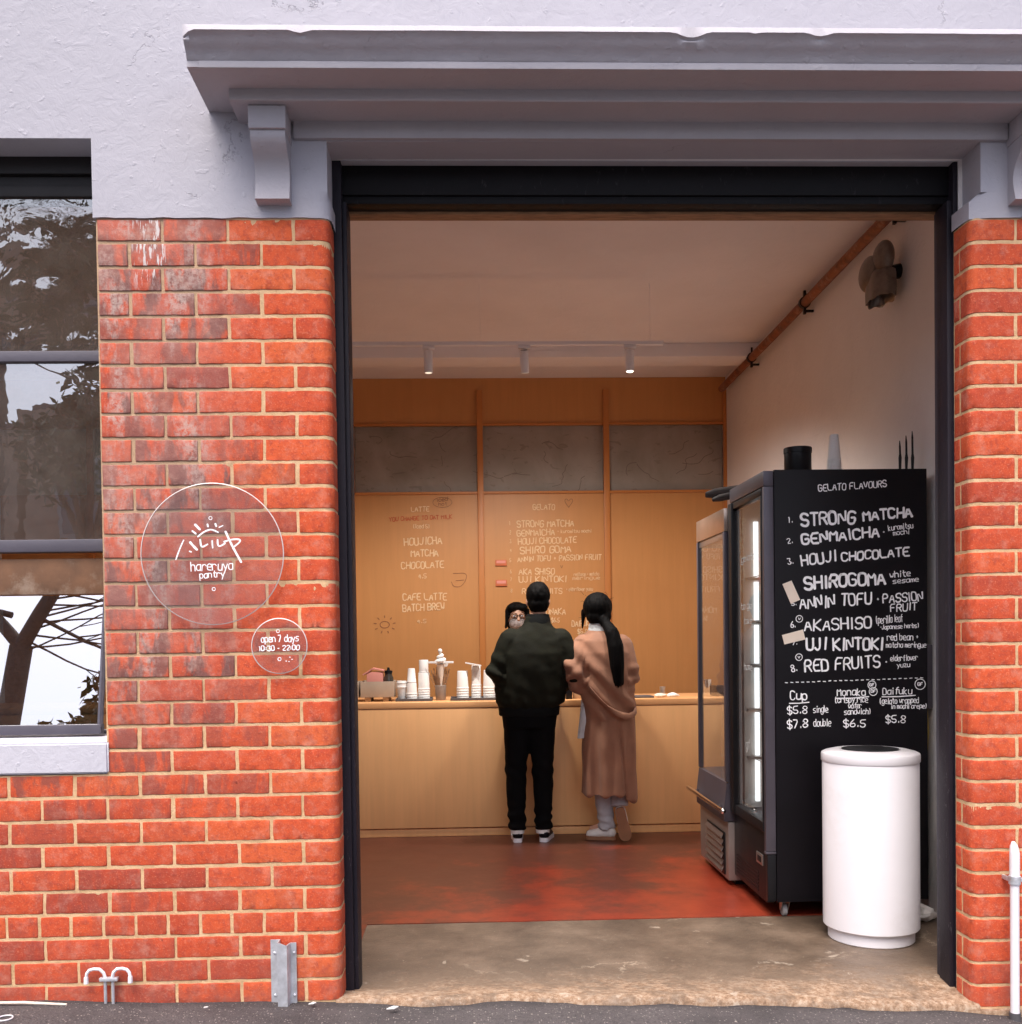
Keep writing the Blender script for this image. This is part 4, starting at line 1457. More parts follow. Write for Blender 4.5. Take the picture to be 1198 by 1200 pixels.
b = B().box(1.446, 1.452, Y0 + 0.09, Y0 + 0.20, 0.245, 0.300, 0.002)
fin(b, "badge", 'steel', kp)
b = B().box(1.4435, 1.4465, Y0 + 0.115, Y0 + 0.175, 0.258, 0.287, 0.001)
fin(b, "badge", 'black_metal', kp)
def castor(x, y):
    b = B()
    b.box(x - 0.032, x + 0.032, y - 0.03, y + 0.03, 0.078, 0.086, 0.002)
    for s in (-1, 1):
        b.prism([(y - 0.026, 0.078), (y + 0.020, 0.078), (y + 0.022, 0.030), (y + 0.004, 0.030)], lambda u, v, w: (x + s * 0.018 + w, u, v), -0.0015, 0.0015)
    c = fin(b, "castor", 'steel', f1)
    b = B()
    rows = [[(x + dx, y + 0.012 + r * math.cos(2 * math.pi * i / 20), 0.033 + r * math.sin(2 * math.pi * i / 20)) for i in range(20)] for dx, r in ((-0.012, 0.010), (-0.012, 0.026), (-0.009, 0.031), (0.009, 0.031), (0.012, 0.026), (0.012, 0.010))]
    b.grid(rows, True, True, True)
    fin(b, "wheel", 'rubber', c)
for x, y in ((1.545, 1.155), (1.56, 1.66), (2.18, 1.155), (2.18, 1.66)):
    castor(x, y)
# painted flavour board on the side panel
TB = (Vector((0, Y0, 0)), Vector((1, 0, 0)), Vector((0, 0, 1)))
BOARD_FLAVOURS = [
    ('GELATO FLAVOURS', 1.708, 2.093, 2.049, 2.113, 0.031),
    ('1.', 1.558, 1.942, 1.587, 1.942, 0.029),
    ('STRONG', 1.621, 1.925, 1.895, 1.937, 0.059),
    ('MATCHA', 1.928, 1.947, 2.177, 1.966, 0.047),
    ('2.', 1.554, 1.84, 1.585, 1.845, 0.024),
    ('GENMAICHA', 1.624, 1.836, 2.014, 1.872, 0.048),
    ('+', 2.023, 1.882, 2.041, 1.883, 0.021),
    ('kuromitsu', 2.053, 1.898, 2.178, 1.912, 0.021),
    ('mochi', 2.077, 1.875, 2.159, 1.883, 0.019),
    ('3.', 1.556, 1.739, 1.588, 1.744, 0.028),
    ('HOUJI', 1.623, 1.732, 1.802, 1.754, 0.05),
    ('CHOCOLATE', 1.82, 1.752, 2.162, 1.778, 0.04),
    ('SHIROGOMA', 1.636, 1.615, 2.044, 1.641, 0.059),
    ('white', 2.059, 1.668, 2.165, 1.677, 0.024),
    ('sesame', 2.073, 1.64, 2.205, 1.65, 0.019),
    ('5.', 1.572, 1.538, 1.601, 1.542, 0.021),
    ('ANNIN TOFU', 1.612, 1.523, 1.973, 1.54, 0.057),
    ('+', 1.991, 1.551, 2.012, 1.552, 0.028),
    ('PASSION', 2.023, 1.546, 2.228, 1.556, 0.043),
    ('FRUIT', 2.061, 1.503, 2.196, 1.511, 0.036),
]
BOARD_FLAVOURS_LOWER = [
    ('6.', 1.568, 1.432, 1.595, 1.433, 0.029),
    ('v', 1.605, 1.468, 1.618, 1.467, 0.013),
    ('AKASHISO', 1.633, 1.415, 1.973, 1.425, 0.054),
    ('(perilla leaf', 1.987, 1.445, 2.125, 1.455, 0.029),
    ('-Japanese herbs)', 2.011, 1.418, 2.207, 1.424, 0.021),
    ('7.', 1.575, 1.346, 1.603, 1.349, 0.019),
    ('UJI KINTOKI', 1.643, 1.321, 2.029, 1.319, 0.057),
    ('red bean +', 2.043, 1.363, 2.203, 1.364, 0.025),
    ('matcha meringue', 2.038, 1.328, 2.239, 1.327, 0.02),
    ('8.', 1.572, 1.214, 1.603, 1.223, 0.033),
    ('v', 1.602, 1.28, 1.615, 1.28, 0.013),
    ('RED FRUITS', 1.635, 1.214, 2.014, 1.235, 0.057),
    ('+', 2.032, 1.247, 2.05, 1.249, 0.02),
    ('elderflower', 2.06, 1.261, 2.198, 1.265, 0.022),
    ('yuzu', 2.092, 1.23, 2.159, 1.232, 0.018),
]
BOARD_PRICES = [
    ('Cup', 1.562, 1.079, 1.65, 1.08, 0.043),
    ('Monaka', 1.794, 1.095, 1.939, 1.097, 0.035),
    ('Daifuku', 2.02, 1.097, 2.169, 1.1, 0.032),
    ('GF', 1.955, 1.14, 1.98, 1.141, 0.013),
    ('DF', 1.962, 1.109, 1.987, 1.11, 0.013),
    ('GF', 2.194, 1.139, 2.221, 1.14, 0.015),
    ('(crispy rice', 1.78, 1.06, 1.949, 1.062, 0.024),
    ('wafer', 1.85, 1.032, 1.918, 1.034, 0.02),
    ('sandwich)', 1.829, 1.002, 1.967, 1.005, 0.022),
    ('(gelato wrapped', 2.002, 1.052, 2.201, 1.055, 0.022),
    ('in mochi crepe)', 2.062, 1.028, 2.243, 1.029, 0.018),
    ('$5.8', 1.548, 1.008, 1.65, 1.013, 0.036),
    ('single', 1.676, 1.014, 1.752, 1.017, 0.025),
    ('$7.8', 1.547, 0.938, 1.653, 0.943, 0.039),
    ('double', 1.677, 0.947, 1.765, 0.948, 0.028),
    ('$6.5', 1.824, 0.941, 1.938, 0.942, 0.035),
    ('$5.8', 2.034, 0.958, 2.136, 0.959, 0.035),
]
MENU_GELATO = [
    ('GELATO', 0.576, 2.527, 0.774, 2.527, 0.047),
    ('STRONG MATCHA', 0.433, 2.373, 0.942, 2.379, 0.056),
    ('GENMAICHA', 0.432, 2.294, 0.772, 2.305, 0.052),
    ('+ kuromitsu mochi', 0.789, 2.32, 1.095, 2.323, 0.023),
    ('HOUJI CHOCOLATE', 0.442, 2.222, 0.964, 2.234, 0.052),
    ('SHIRO GOMA', 0.458, 2.138, 0.917, 2.151, 0.059),
    ('ANNIN TOFU + PASSION FRUIT', 0.435, 2.068, 1.183, 2.083, 0.047),
    ('AKA SHISO', 0.445, 1.958, 0.767, 1.959, 0.052),
    ('UJI KINTOKI', 0.444, 1.888, 0.874, 1.89, 0.052),
    ('red bean + matcha', 0.932, 1.937, 1.159, 1.941, 0.025),
    ('meringue', 0.92, 1.905, 1.17, 1.909, 0.023),
    ('RED FRUITS', 0.471, 1.786, 0.833, 1.786, 0.047),
    ('+ elderflower yuzu', 0.862, 1.807, 1.101, 1.808, 0.025),
    ('MONAKA', 0.644, 1.598, 0.86, 1.603, 0.052),
    ('$6.5', 0.728, 1.532, 0.802, 1.533, 0.038),
    ('DAIFUKU', 0.909, 1.493, 1.097, 1.495, 0.052),
    ('$5.8', 0.96, 1.427, 1.051, 1.43, 0.039),
    ('1', 0.365, 2.394, 0.38, 2.394, 0.034),
    ('2', 0.367, 2.313, 0.381, 2.312, 0.034),
    ('3', 0.369, 2.236, 0.384, 2.236, 0.032),
    ('4', 0.37, 2.157, 0.385, 2.157, 0.032),
    ('5', 0.365, 2.069, 0.38, 2.069, 0.032),
    ('6', 0.368, 1.97, 0.383, 1.97, 0.032),
    ('7', 0.37, 1.902, 0.385, 1.902, 0.032),
    ('8', 0.372, 1.801, 0.386, 1.8, 0.032),
]
MENU_DRINKS = [
    ('LATTE', -0.495, 2.519, -0.332, 2.522, 0.04),
    ('(iced 5)', -0.484, 2.374, -0.328, 2.375, 0.027),
    ('HOUJICHA', -0.562, 2.223, -0.222, 2.234, 0.062),
    ('MATCHA', -0.503, 2.125, -0.257, 2.127, 0.057),
    ('CHOCOLATE', -0.59, 2.018, -0.208, 2.029, 0.057),
    ('4.5', -0.441, 1.932, -0.366, 1.933, 0.04),
    ('CAFE LATTE', -0.581, 1.741, -0.187, 1.744, 0.058),
    ('BATCH BREW', -0.583, 1.641, -0.207, 1.659, 0.06),
    ('4.5', -0.459, 1.539, -0.372, 1.54, 0.033),
]
MENU_RED = [
    ('YOU CHANGE TO OAT MILK', -0.689, 2.436, -0.133, 2.456, 0.035),
]
BOLD = ('STRONG', 'MATCHA', 'GENMAICHA', 'HOUJI', 'CHOCOLATE', 'SHIROGOMA', 'UJI KINTOKI')
for r_ in BOARD_FLAVOURS + BOARD_FLAVOURS_LOWER:
    write_each("flavour_lettering", [r_], TB, UN, 'chalk', cab, wfac=0.215 if r_[0] in BOLD else 0.15, h=0.0008)
for x, z, r in ((1.611, 1.474, 0.0165), (1.608, 1.287, 0.0165)):
    fin(B().ribbon(ring_pts(x, z, r), 0.0035, *TB, UN, 0.0008), "circle_mark", 'chalk', cab, smooth=0)
write_each("price_lettering", BOARD_PRICES, TB, UN, 'chalk', cab, wfac=0.13, jit=0.09, h=0.0008)
for x, z, r in ((1.968, 1.146, 0.020), (1.974, 1.114, 0.020), (2.207, 1.146, 0.026)):
    fin(B().ribbon(ring_pts(x, z, r), 0.0035, *TB, UN, 0.0008), "circle_mark", 'chalk', cab, smooth=0)
b = B()
for i in range(26):
    x = 1.545 + 0.67 * i / 25
    z = 1.164 + 0.013 * i / 25 + random.uniform(-.001, .001)
    b.ribbon([(x - 0.006, z), (x + 0.006, z + random.uniform(-.0015, .0015))], 0.004, *TB, UN, 0.0008)
fin(b, "dashed_line", 'chalk', cab, smooth=0)
for x0, z0, x1, z1 in ((1.559, 1.062, 1.656, 1.066), (1.789, 1.083, 1.952, 1.089), (2.017, 1.087, 2.183, 1.092)):
    fin(B().ribbon([(x0, z0), ((x0 + x1) / 2, z0), (x1, z1)], 0.005, *TB, UN, 0.0008), "underline", 'chalk', cab, smooth=0)
for poly, lab in (([(1.528, 1.644), (1.573, 1.661), (1.615, 1.567), (1.569, 1.547)], "small blank cream paper note tilted steeply on the black menu board, the upper one"),
                  ([(1.524, 1.396), (1.628, 1.422), (1.639, 1.373), (1.536, 1.35)], "small blank cream paper note lying nearly level on the black menu board, the lower one")):
    b = B().prism(poly, lambda u, v, w: (u, w, v), Y0 - 0.004, Y0 - 0.0025)
    c = poly[0]
    tag(fin(b, "paper_note", 'cream_paper', origin=(c[0] + .05, Y0 - 0.003, c[1] - .04), smooth=0), lab, "note", "paper notes stuck on the menu board")

# ------------------------------------------------------------------ second fridge: glass sided open display chiller
f2 = empty("display_chiller", (1.8, 2.1, 0), "steel framed glass sided display chiller with louvred base, behind the black fridge", "chiller")
A0, A1, C0, C1 = 1.412, 2.20, 1.768, 2.455
fin(B().box(A0, A1, C0, C1, 1.972, 2.100, 0.006), "canopy", pm("canopy_steel", (0.52, 0.40, 0.32), 0.3, 0.85, bmp=0.05), f2)
b = B()
b.box(A0 + 0.01, A1, C0 + 0.02, C1 - 0.02, 1.935, 1.971, 0.003)
fin(b, "lamp_housing", 'steel', f2)
for y in (C0, C1 - 0.036):
    fin(B().box(A0, A0 + 0.030, y, y + 0.036, 0.585, 1.971, 0.004), "post", 'grey_alu', f2)
    fin(B().box(A1 - 0.034, A1, y, y + 0.036, 0.585, 1.971, 0.004), "post", 'grey_alu', f2)
b = B()
b.box(A0 + 0.012, A0 + 0.017, C0 + 0.037, C1 - 0.037, 0.590, 1.934)
fin(b, "front_pane", 'glass_clear', f2, smooth=0)
b = B()
b.box(A0 + 0.032, A1 - 0.036, C1 - 0.022, C1 - 0.017, 0.590, 1.970)
fin(b, "end_pane", 'glass_clear', f2, smooth=0)
for z in (0.66, 0.98, 1.30, 1.62):
    fin(B().box(A0 + 0.12, A1 - 0.04, C0 + 0.04, C1 - 0.04, z, z + 0.006), "shelf", 'glass_clear', f2, smooth=0)
b = B()
b.prism([(A0 - 0.012, 0.365), (A0 - 0.012, 0.44), (A0 + 0.004, 0.580), (A0 + 0.06, 0.584), (A1, 0.584), (A1, 0.365)], lambda u, v, w: (u, w, v), C0, C1)
fin(b, "deck", 'grey_alu', f2, smooth=20)
b = B().box(A0 + 0.010, A1, C0, C1, 0.035, 0.360, 0.006)
body = fin(b, "base_body", pm("taupe_steel", (0.34, 0.29, 0.26), 0.4, 0.6, var=0.15, scale=3, bmp=0.05), f2)
b = B()
b.box(A0 + 0.002, A0 + 0.009, 1.83, 2.25, 0.055, 0.292, 0.003)
fin(b, "louvre", 'black_metal', body)
for i in range(6):
    z = 0.070 + i * 0.037
    b = B()
    b.prism([(A0 - 0.010, z), (A0 + 0.001, z + 0.024), (A0 + 0.001, z + 0.030), (A0 - 0.014, z + 0.006)], lambda u, v, w: (u, w, v), 1.845, 2.235)
    fin(b, "slat", 'steel', body, smooth=0)
b = B()
b.tube([(A0 - 0.045, 1.66, 0.443), (A0 - 0.045, 2.54, 0.443)], 0.014, 12)
b.ell((A0 - 0.045, 1.66, 0.443), (0.016,) * 3, 12)
for y in (1.82, 2.40):
    b.box(A0 - 0.045, A0 - 0.011, y - 0.012, y + 0.012, 0.433, 0.453, 0.002)
fin(b, "handrail", 'chrome', f2)
fin(B().box(A0 + 0.06, A1 - 0.05, C0 + 0.05, C1 - 0.05, 0.0, 0.034), "plinth", 'black_metal', f2)

# ------------------------------------------------------------------ things on top of the fridges
b = B().lathe(1.700, 1.38, [(0.066, 2.201), (0.068, 2.204), (0.068, 2.326), (0.071, 2.328), (0.071, 2.352), (0.068, 2.355), (0.064, 2.355), (0.063, 2.345)], 40)
tag(fin(b, "tin", 'black_metal', origin=(1.70, 1.38, 2.201)), "black round tin standing on the black fridge", "tin")
pr = [(0.0385, 2.201), (0.0405, 2.204), (0.0400, 2.214), (0.0375, 2.216)]
for i in range(7):
    z = 2.216 + i * 0.012
    pr += [(0.0378 - i * 0.0006, z), (0.0388 - i * 0.0006, z + 0.002), (0.0375 - i * 0.0006, z + 0.010)]
pr += [(0.0325, 2.30), (0.0225, 2.418), (0.0215, 2.421)]
b = B().lathe(1.889, 1.38, pr, 32)
tag(fin(b, "cup_stack", 'white_paper', origin=(1.889, 1.38, 2.201)), "upside down stack of white paper cups on top of the black fridge", "cups")
b = B()
b.tube([(1.93, 1.36, 2.204), (1.95, 1.33, 2.210), (1.975, 1.32, 2.224), (2.00, 1.33, 2.222), (2.01, 1.36, 2.207), (1.985, 1.38, 2.204), (1.955, 1.37, 2.206), (1.99, 1.35, 2.215)], 0.005, 8)
tag(fin(b, "cord", 'white_plastic', origin=(1.97, 1.35, 2.204), smooth=60), "coiled white cord on top of the black fridge", "cord")
for i, (x, zt, lab) in enumerate(((2.155, 2.355, "thin black stick on top of the fridge, shortest, nearest the white cord"), (2.187, 2.380, "thin black stick on top of the fridge, between a shorter and a taller one"), (2.218, 2.402, "thin black stick on top of the fridge, tallest, nearest the right wall"))):
    b = B()
    b.tube([(x, 1.20, 2.201), (x + 0.001, 1.2, 2.27), (x + 0.001, 1.2, 2.29), (x, 1.2, zt - 0.03), (x - 0.001, 1.2, zt)], [0.006, 0.0085, 0.0055, 0.005, 0.002], 8)
    tag(fin(b, "black_stick", 'black_metal', origin=(x, 1.2, 2.201), smooth=60), lab, "stick", "black sticks on the fridge")
def brolly(p0, p1, r, lab, cat="umbrella"):
    p0, p1 = Vector(p0), Vector(p1)
    b = B()
    pts = [p0 + (p1 - p0) * t for t in (0, 0.03, 0.2, 0.5, 0.75, 0.93, 1.0)]
    b.tube(pts, [r * k for k in (0.3, 0.75, 1.0, 1.05, 0.95, 0.85, 0.45)], 14)
    for v in b.bm.verts:
        v.co += mnoise.noise_vector(v.co * 18) * 0.006
    tag(fin(b, "folded_umbrella", pm("umbrella_cloth", (0.05, 0.042, 0.04), 0.8, bmp=0.4), origin=p0, smooth=60), lab, cat, "folded umbrellas on the fridges")
brolly((2.00, 1.60, 2.236), (1.345, 1.90, 2.190), 0.032, "rolled dark umbrella on the fridge top with its tip sticking out farthest left")
brolly((2.02, 1.72, 2.240), (1.385, 2.02, 2.215), 0.032, "rolled dark umbrella on the fridge top behind the other two umbrellas")
brolly((1.90, 1.52, 2.230), (1.375, 1.86, 2.160), 0.024, "thin rolled dark umbrella on the fridge top drooping lowest over the front")

# ------------------------------------------------------------------ right wall: old pipe, metal fitting, cable
pp = empty("old_pipe", (2.24, 3.0, 3.57), "rusty brown pipe running along the top of the right wall on clips", "pipe")
PZ = lambda y: 3.604 - 0.0112 * (y - 1.0)
b = B()
b.tube([(2.24, 0.8, PZ(0.8)), (2.24, 2.2, PZ(2.2)), (2.24, 3.6, PZ(3.6) - 0.004), (2.24, 5.10, PZ(5.1))], 0.030, 14)
fin(b, "pipe", 'copper', pp, smooth=60)
for y in (1.45, 2.88, 4.15):
    b = B()
    b.tube([(2.24, y - 0.016, PZ(y)), (2.24, y + 0.016, PZ(y))], 0.038, 14)
    b.box(2.232, 2.248, y - 0.012, y + 0.012, PZ(y) - 0.075, PZ(y) + 0.078, 0.002)
    b.box(2.248, 2.2995, y - 0.010, y + 0.010, PZ(y) - 0.062, PZ(y) - 0.048, 0.002)
    b.box(2.248, 2.2995, y - 0.010, y + 0.010, PZ(y) + 0.045, PZ(y) + 0.058, 0.002)
    fin(b, "clip", 'black_metal', pp)
wl = empty("wall_fitting", (2.3, 1.62, 3.3), "old grey metal lobed fitting mounted high on the right wall below the pipe", "wall fitting")
b = B()
b.ell((2.195, 1.49, 3.362), (0.046, 0.100, 0.090), 24)
fin(b, "lobe", 'oldmetal', wl, smooth=80)
b = B()
b.ell((2.165, 1.60, 3.318), (0.044, 0.105, 0.092), 24)
fin(b, "lobe", 'oldmetal', wl, smooth=80)
b = B()
n = 48
rows = []
for z, k in ((3.315, 0.6), (3.290, 0.95), (3.27, 1.0), (3.20, 1.03), (3.155, 1.0), (3.158, 0.93), (3.21, 0.85)):
    row = []
    for i in range(n):
        a = 2 * math.pi * i / n
        fl = 1 + 0.05 * math.cos(7 * a + 0.4)
        row.append((2.200 + 0.062 * k * fl * math.cos(a), 1.535 + 0.125 * k * fl * math.sin(a), z - (0.005 * math.cos(7 * a + 0.4) if z < 3.16 else 0)))
    rows.append(row)
b.grid(rows, True, True, True)
fin(b, "skirt", 'oldmetal', wl, smooth=60)
fin(B().tube([(2.21, 1.53, 3.30), (2.299, 1.53, 3.31)], [0.03, 0.04], 12), "bracket_arm", 'black_metal', wl)
b = B()
b.tube([(2.285, 1.18, 1.30), (2.283, 1.18, 1.12), (2.278, 1.185, 1.02), (2.286, 1.19, 0.90), (2.284, 1.2, 0.80)], 0.0055, 8)
tag(fin(b, "cable", 'yellow', origin=(2.285, 1.18, 1.05), smooth=60), "yellow cable hanging on the right wall between the black fridge and the door jamb", "cable")
b = B()
b.box(2.262, 2.2985, 1.16, 1.20, 1.02, 1.34, 0.006)
tag(fin(b, "conduit_box", 'grey_alu', origin=(2.29, 1.18, 1.0)), "slim grey electrical box on the right wall beside the fridge", "electrical box")
b = B()
b.ell((2.19, 1.02, 0.035), (0.055, 0.05, 0.035), 14)
for v in b.bm.verts:
    v.co += mnoise.noise_vector(v.co * 22) * 0.022
    v.co.z = max(v.co.z, 0.004)
tag(fin(b, "plastic_bag", 'white_paper', origin=(2.19, 1.02, 0.004), smooth=20), "crumpled pale plastic bag on the floor behind the white bin", "bag")

# ------------------------------------------------------------------ track light
tl = empty("track_light", (0.2, 2.8, 3.685), "white track under the ceiling with three small cylinder spotlights", "track light")
TY, TZ = 2.80, 3.285  # hung low and forward so its light reaches the counter front
fin(B().box(-1.6, 1.285, TY - 0.016, TY + 0.016, TZ + 0.002, TZ + 0.026, 0.002), "rail", 'white_plastic', tl)
for x in (-1.3, 0.1, 1.2):  # added wires, carrying the track at its lowered position
    fin(B().tube([(x, TY, TZ + 0.026), (x, TY, 3.686)], 0.0013, 6), "added_hanging_wire", 'white_plastic', tl)
for i, (x, tilt, en, face) in enumerate(((-0.238, (0, 0.02), 72, 'lamp_dim'), (0.380, (0.05, 0.30), 82, 'lamp_dim'), (1.065, (0.0, -0.06), 60, 'lamp'))):
    b = B()
    b.box(x - 0.038, x + 0.042, TY - 0.014, TY + 0.014, TZ - 0.018, TZ + 0.001, 0.003)
    b.tube([(x, TY, TZ - 0.016), (x, TY, TZ - 0.045)], 0.008, 8)
    fin(b, "adaptor", 'white_plastic', tl)
    d = Vector((tilt[0], tilt[1], -1)).normalized()
    p0 = Vector((x, TY, TZ - 0.040)) - d * 0.010
    b = B()
    b.tube([p0, p0 + d * 0.004, p0 + d * 0.135, p0 + d * 0.140], [0.025, 0.028, 0.028, 0.026], 24)
    sp = fin(b, "spotlight", 'white_plastic', tl, smooth=40)
    b = B()
    b.tube([p0 + d * 0.1402, p0 + d * 0.1412], 0.022, 20)
    fin(b, "lamp_face", face, sp)
    if i == 1:
        fin(B().tube([p0 - d * 0.001, p0 - d * 0.004], 0.022, 20), "end_cap", 'black_metal', sp)
    ld = bpy.data.lights.new("spot_lamp", 'SPOT')
    ld.energy = en
    ld.color = (1.0, 0.95, 0.90)
    ld.spot_size = R(88) if i == 2 else R(160)
    ld.spot_blend = 0.5
    ld.shadow_soft_size = 0.06
    lo = bpy.data.objects.new("spot_lamp", ld)
    COL.objects.link(lo)
    lo.location = p0 + d * 0.16
    aim = Vector((tilt[0] * 1.5, 0.05 + tilt[1] * 0.5, -1)).normalized()
    lo.rotation_euler = (-aim).to_track_quat('Z', 'Y').to_euler()

# ------------------------------------------------------------------ menus lettered on the partition
TP = (Vector((0, YB - 0.0006, 0)), Vector((1, 0, 0)), Vector((0, 0, 1)))
write_each("gelato_menu_lettering", MENU_GELATO, TP, UN, 'letter', part, wfac=0.15, h=0.004)
write_each("drinks_menu_lettering", MENU_DRINKS, TP, UN, 'letter', part, wfac=0.15, h=0.004)
b = B()
write(b, MENU_RED, TP, UN, 0.16, 0.10, 0.003)
fin(b, "red_lettering", 'letter_red', part, smooth=0)
def rb(pts, w=0.006): b.ribbon(chaikin(pts, 2), w, *TP, UN, 0.003)
def done(): fin(b, "doodle", 'doodle', part, smooth=0)
b = B()
ox, oz = -0.219, 2.599
rb([(ox + 0.085 * math.cos(a * math.pi / 8), oz + 0.045 * math.sin(a * math.pi / 8)) for a in range(17)], 0.004)
write(b, [('iced', ox - 0.05, oz + 0.006, ox + 0.05, oz + 0.014, 0.026), ('hot', ox - 0.035, oz - 0.03, ox + 0.045, oz - 0.024, 0.022)], TP, UN, 0.16, 0.1, 0.003)
done(); b = B()
sx_, sz_ = -0.741, 1.53
rb([(sx_ + 0.042 * math.cos(a * math.pi / 6), sz_ + 0.030 * math.sin(a * math.pi / 6)) for a in range(13)], 0.007)
for a in range(0, 360, 40):
    ca, sa = math.cos(R(a + 10)), math.sin(R(a + 10))
    rb([(sx_ + 0.075 * ca, sz_ + 0.062 * sa), (sx_ + 0.095 * ca, sz_ + 0.078 * sa)], 0.008)
done(); b = B()
rb([(-0.134, 1.973), (0.004, 1.978), (-0.05, 1.858), (-0.13, 1.852), (-0.15, 1.90)], 0.005)
rb([(-0.11, 1.91), (-0.04, 1.915)], 0.005)
done(); b = B()
hx, hz = 0.894, 2.575
rb([(hx, hz - 0.03), (hx - 0.04, hz + 0.03), (hx - 0.015, hz + 0.05), (hx, hz + 0.02), (hx + 0.02, hz + 0.05), (hx + 0.045, hz + 0.03), (hx, hz - 0.03)], 0.005)
done(); b = B()
write(b, [('v', 0.815, 2.005, 0.838, 2.005, 0.034)], TP, UN, 0.2, 0.0, 0.003)
done()
for z0, z1 in ((2.036, 2.088), (1.857, 1.912)):
    bb_ = B().box(0.240, 0.340, YB - 0.020, YB - 0.0009, z0, z1, 0.002)
    t_ = fin(bb_, "tag", 'tag', part)
    bb_ = B().box(0.250, 0.330, YB - 0.0215, YB - 0.0205, z0 + 0.022, z1 - 0.008)
    fin(bb_, "tag_face", 'pink', t_, smooth=0)
# pencil scribbles on the frosted panels
rnd = random.Random(21)
for cx in (-0.42, 0.68, 1.75):
    b = B()
    for k in range(6):
        x, z = cx + rnd.uniform(-.38, .38), 2.98 + rnd.uniform(-.2, .2)
        pts = [(x, z)]
        a = rnd.uniform(0, 6.28)
        for i in range(rnd.randint(3, 8)):
            a += rnd.uniform(-1.1, 1.1)
            pts.append((pts[-1][0] + 0.05 * math.cos(a), pts[-1][1] + 0.03 * math.sin(a)))
        b.ribbon(chaikin(pts, 2), 0.005, Vector((0, YB + 0.0348, 0)), Vector((1, 0, 0)), Vector((0, 0, 1)), UN, 0.0006)
    fin(b, "pencil_scribbles", 'pencil', part, smooth=0)

# ------------------------------------------------------------------ things on the counter
CT = 0.9535
def crate(x0, x1, y0, y1, z0, z1, lab):
    o = empty("box_tray", ((x0 + x1) / 2, (y0 + y1) / 2, CT), lab, "tray", "card trays at the left end of the counter")
    b = B()
    t = 0.006
    b.box(x0, x1, y0, y0 + t, z0, z1, 0.001)
    b.box(x0, x1, y1 - t, y1, z0, z1, 0.001)
    b.box(x0, x0 + t, y0 + t, y1 - t, z0, z1, 0.001)
    b.box(x1 - t, x1, y0 + t, y1 - t, z0, z1, 0.001)
    b.box(x0 + t, x1 - t, y0 + t, y1 - t, z0, z0 + t)
    fin(b, "tray", 'cardboard_grey', o)
    for fx in (x0 + 0.05, x1 - 0.06):
        fin(B().box(fx - 0.022, fx + 0.022, y0 + 0.01, y1 - 0.01, CT, z0 - 0.0005, 0.006), "foot", 'cardboard', o)
crate(-0.785, -0.545, 3.52, 3.78, 0.985, 1.098, "grey brown card tray on the counter holding a pink packet and a dark jar")
crate(-1.06, -0.800, 3.50, 3.78, 0.985, 1.094, "grey brown card tray at the far left of the counter behind the door jamb")
b = B()
b.box(-0.745, -0.630, 3.58, 3.70, 1.00, 1.165, 0.004)
b.prism([(-0.775, 1.150), (-0.700, 1.195), (-0.622, 1.178), (-0.622, 1.170), (-0.70, 1.185), (-0.77, 1.142)], lambda u, v, w: (u, w, v), 3.575, 3.70)
tag(fin(b, "pink_packet", 'pink', origin=(-0.69, 3.64, 1.0)), "open pink card packet standing in the card tray on the counter", "packet")
o = empty("jar", (-0.592, 3.64, 0.991), "small dark jar with a pale label in the card tray beside the pink packet", "jar")
fin(B().lathe(-0.592, 3.64, [(0.034, 0.992), (0.036, 1.0), (0.036, 1.12), (0.028, 1.138), (0.026, 1.15)], 24), "body", pm("dark_glass", (0.05, 0.04, 0.03), 0.15, bmp=0), o)
fin(B().lathe(-0.592, 3.64, [(0.029, 1.151), (0.029, 1.172), (0.012, 1.176), (0.008, 1.195), (0.0, 1.197)], 20), "lid", 'black_metal', o)
def tray(x0, x1, y0, y1, lab):
    b = B().box(x0, x1, y0, y1, CT, CT + 0.006, 0.002)
    b.box(x0, x1, y0, y0 + 0.008, CT + 0.0062, CT + 0.020, 0.002)
    b.box(x0, x1, y1 - 0.008, y1, CT + 0.0062, CT + 0.020, 0.002)
    b.box(x0, x0 + 0.008, y0 + 0.0085, y1 - 0.0085, CT + 0.0062, CT + 0.020, 0.002)
    b.box(x1 - 0.008, x1, y0 + 0.0085, y1 - 0.0085, CT + 0.0062, CT + 0.020, 0.002)
    tag(fin(b, "tray", 'darkgrey', origin=((x0 + x1) / 2, (y0 + y1) / 2, CT)), lab, "tray", "low trays of cups on the counter")
tray(-0.535, -0.270, 3.50, 3.70, "low dark tray under three cup stacks, left of the straw pot")
tray(-0.140, 0.235, 3.50, 3.70, "low dark tray under three cup stacks, right of the straw pot")
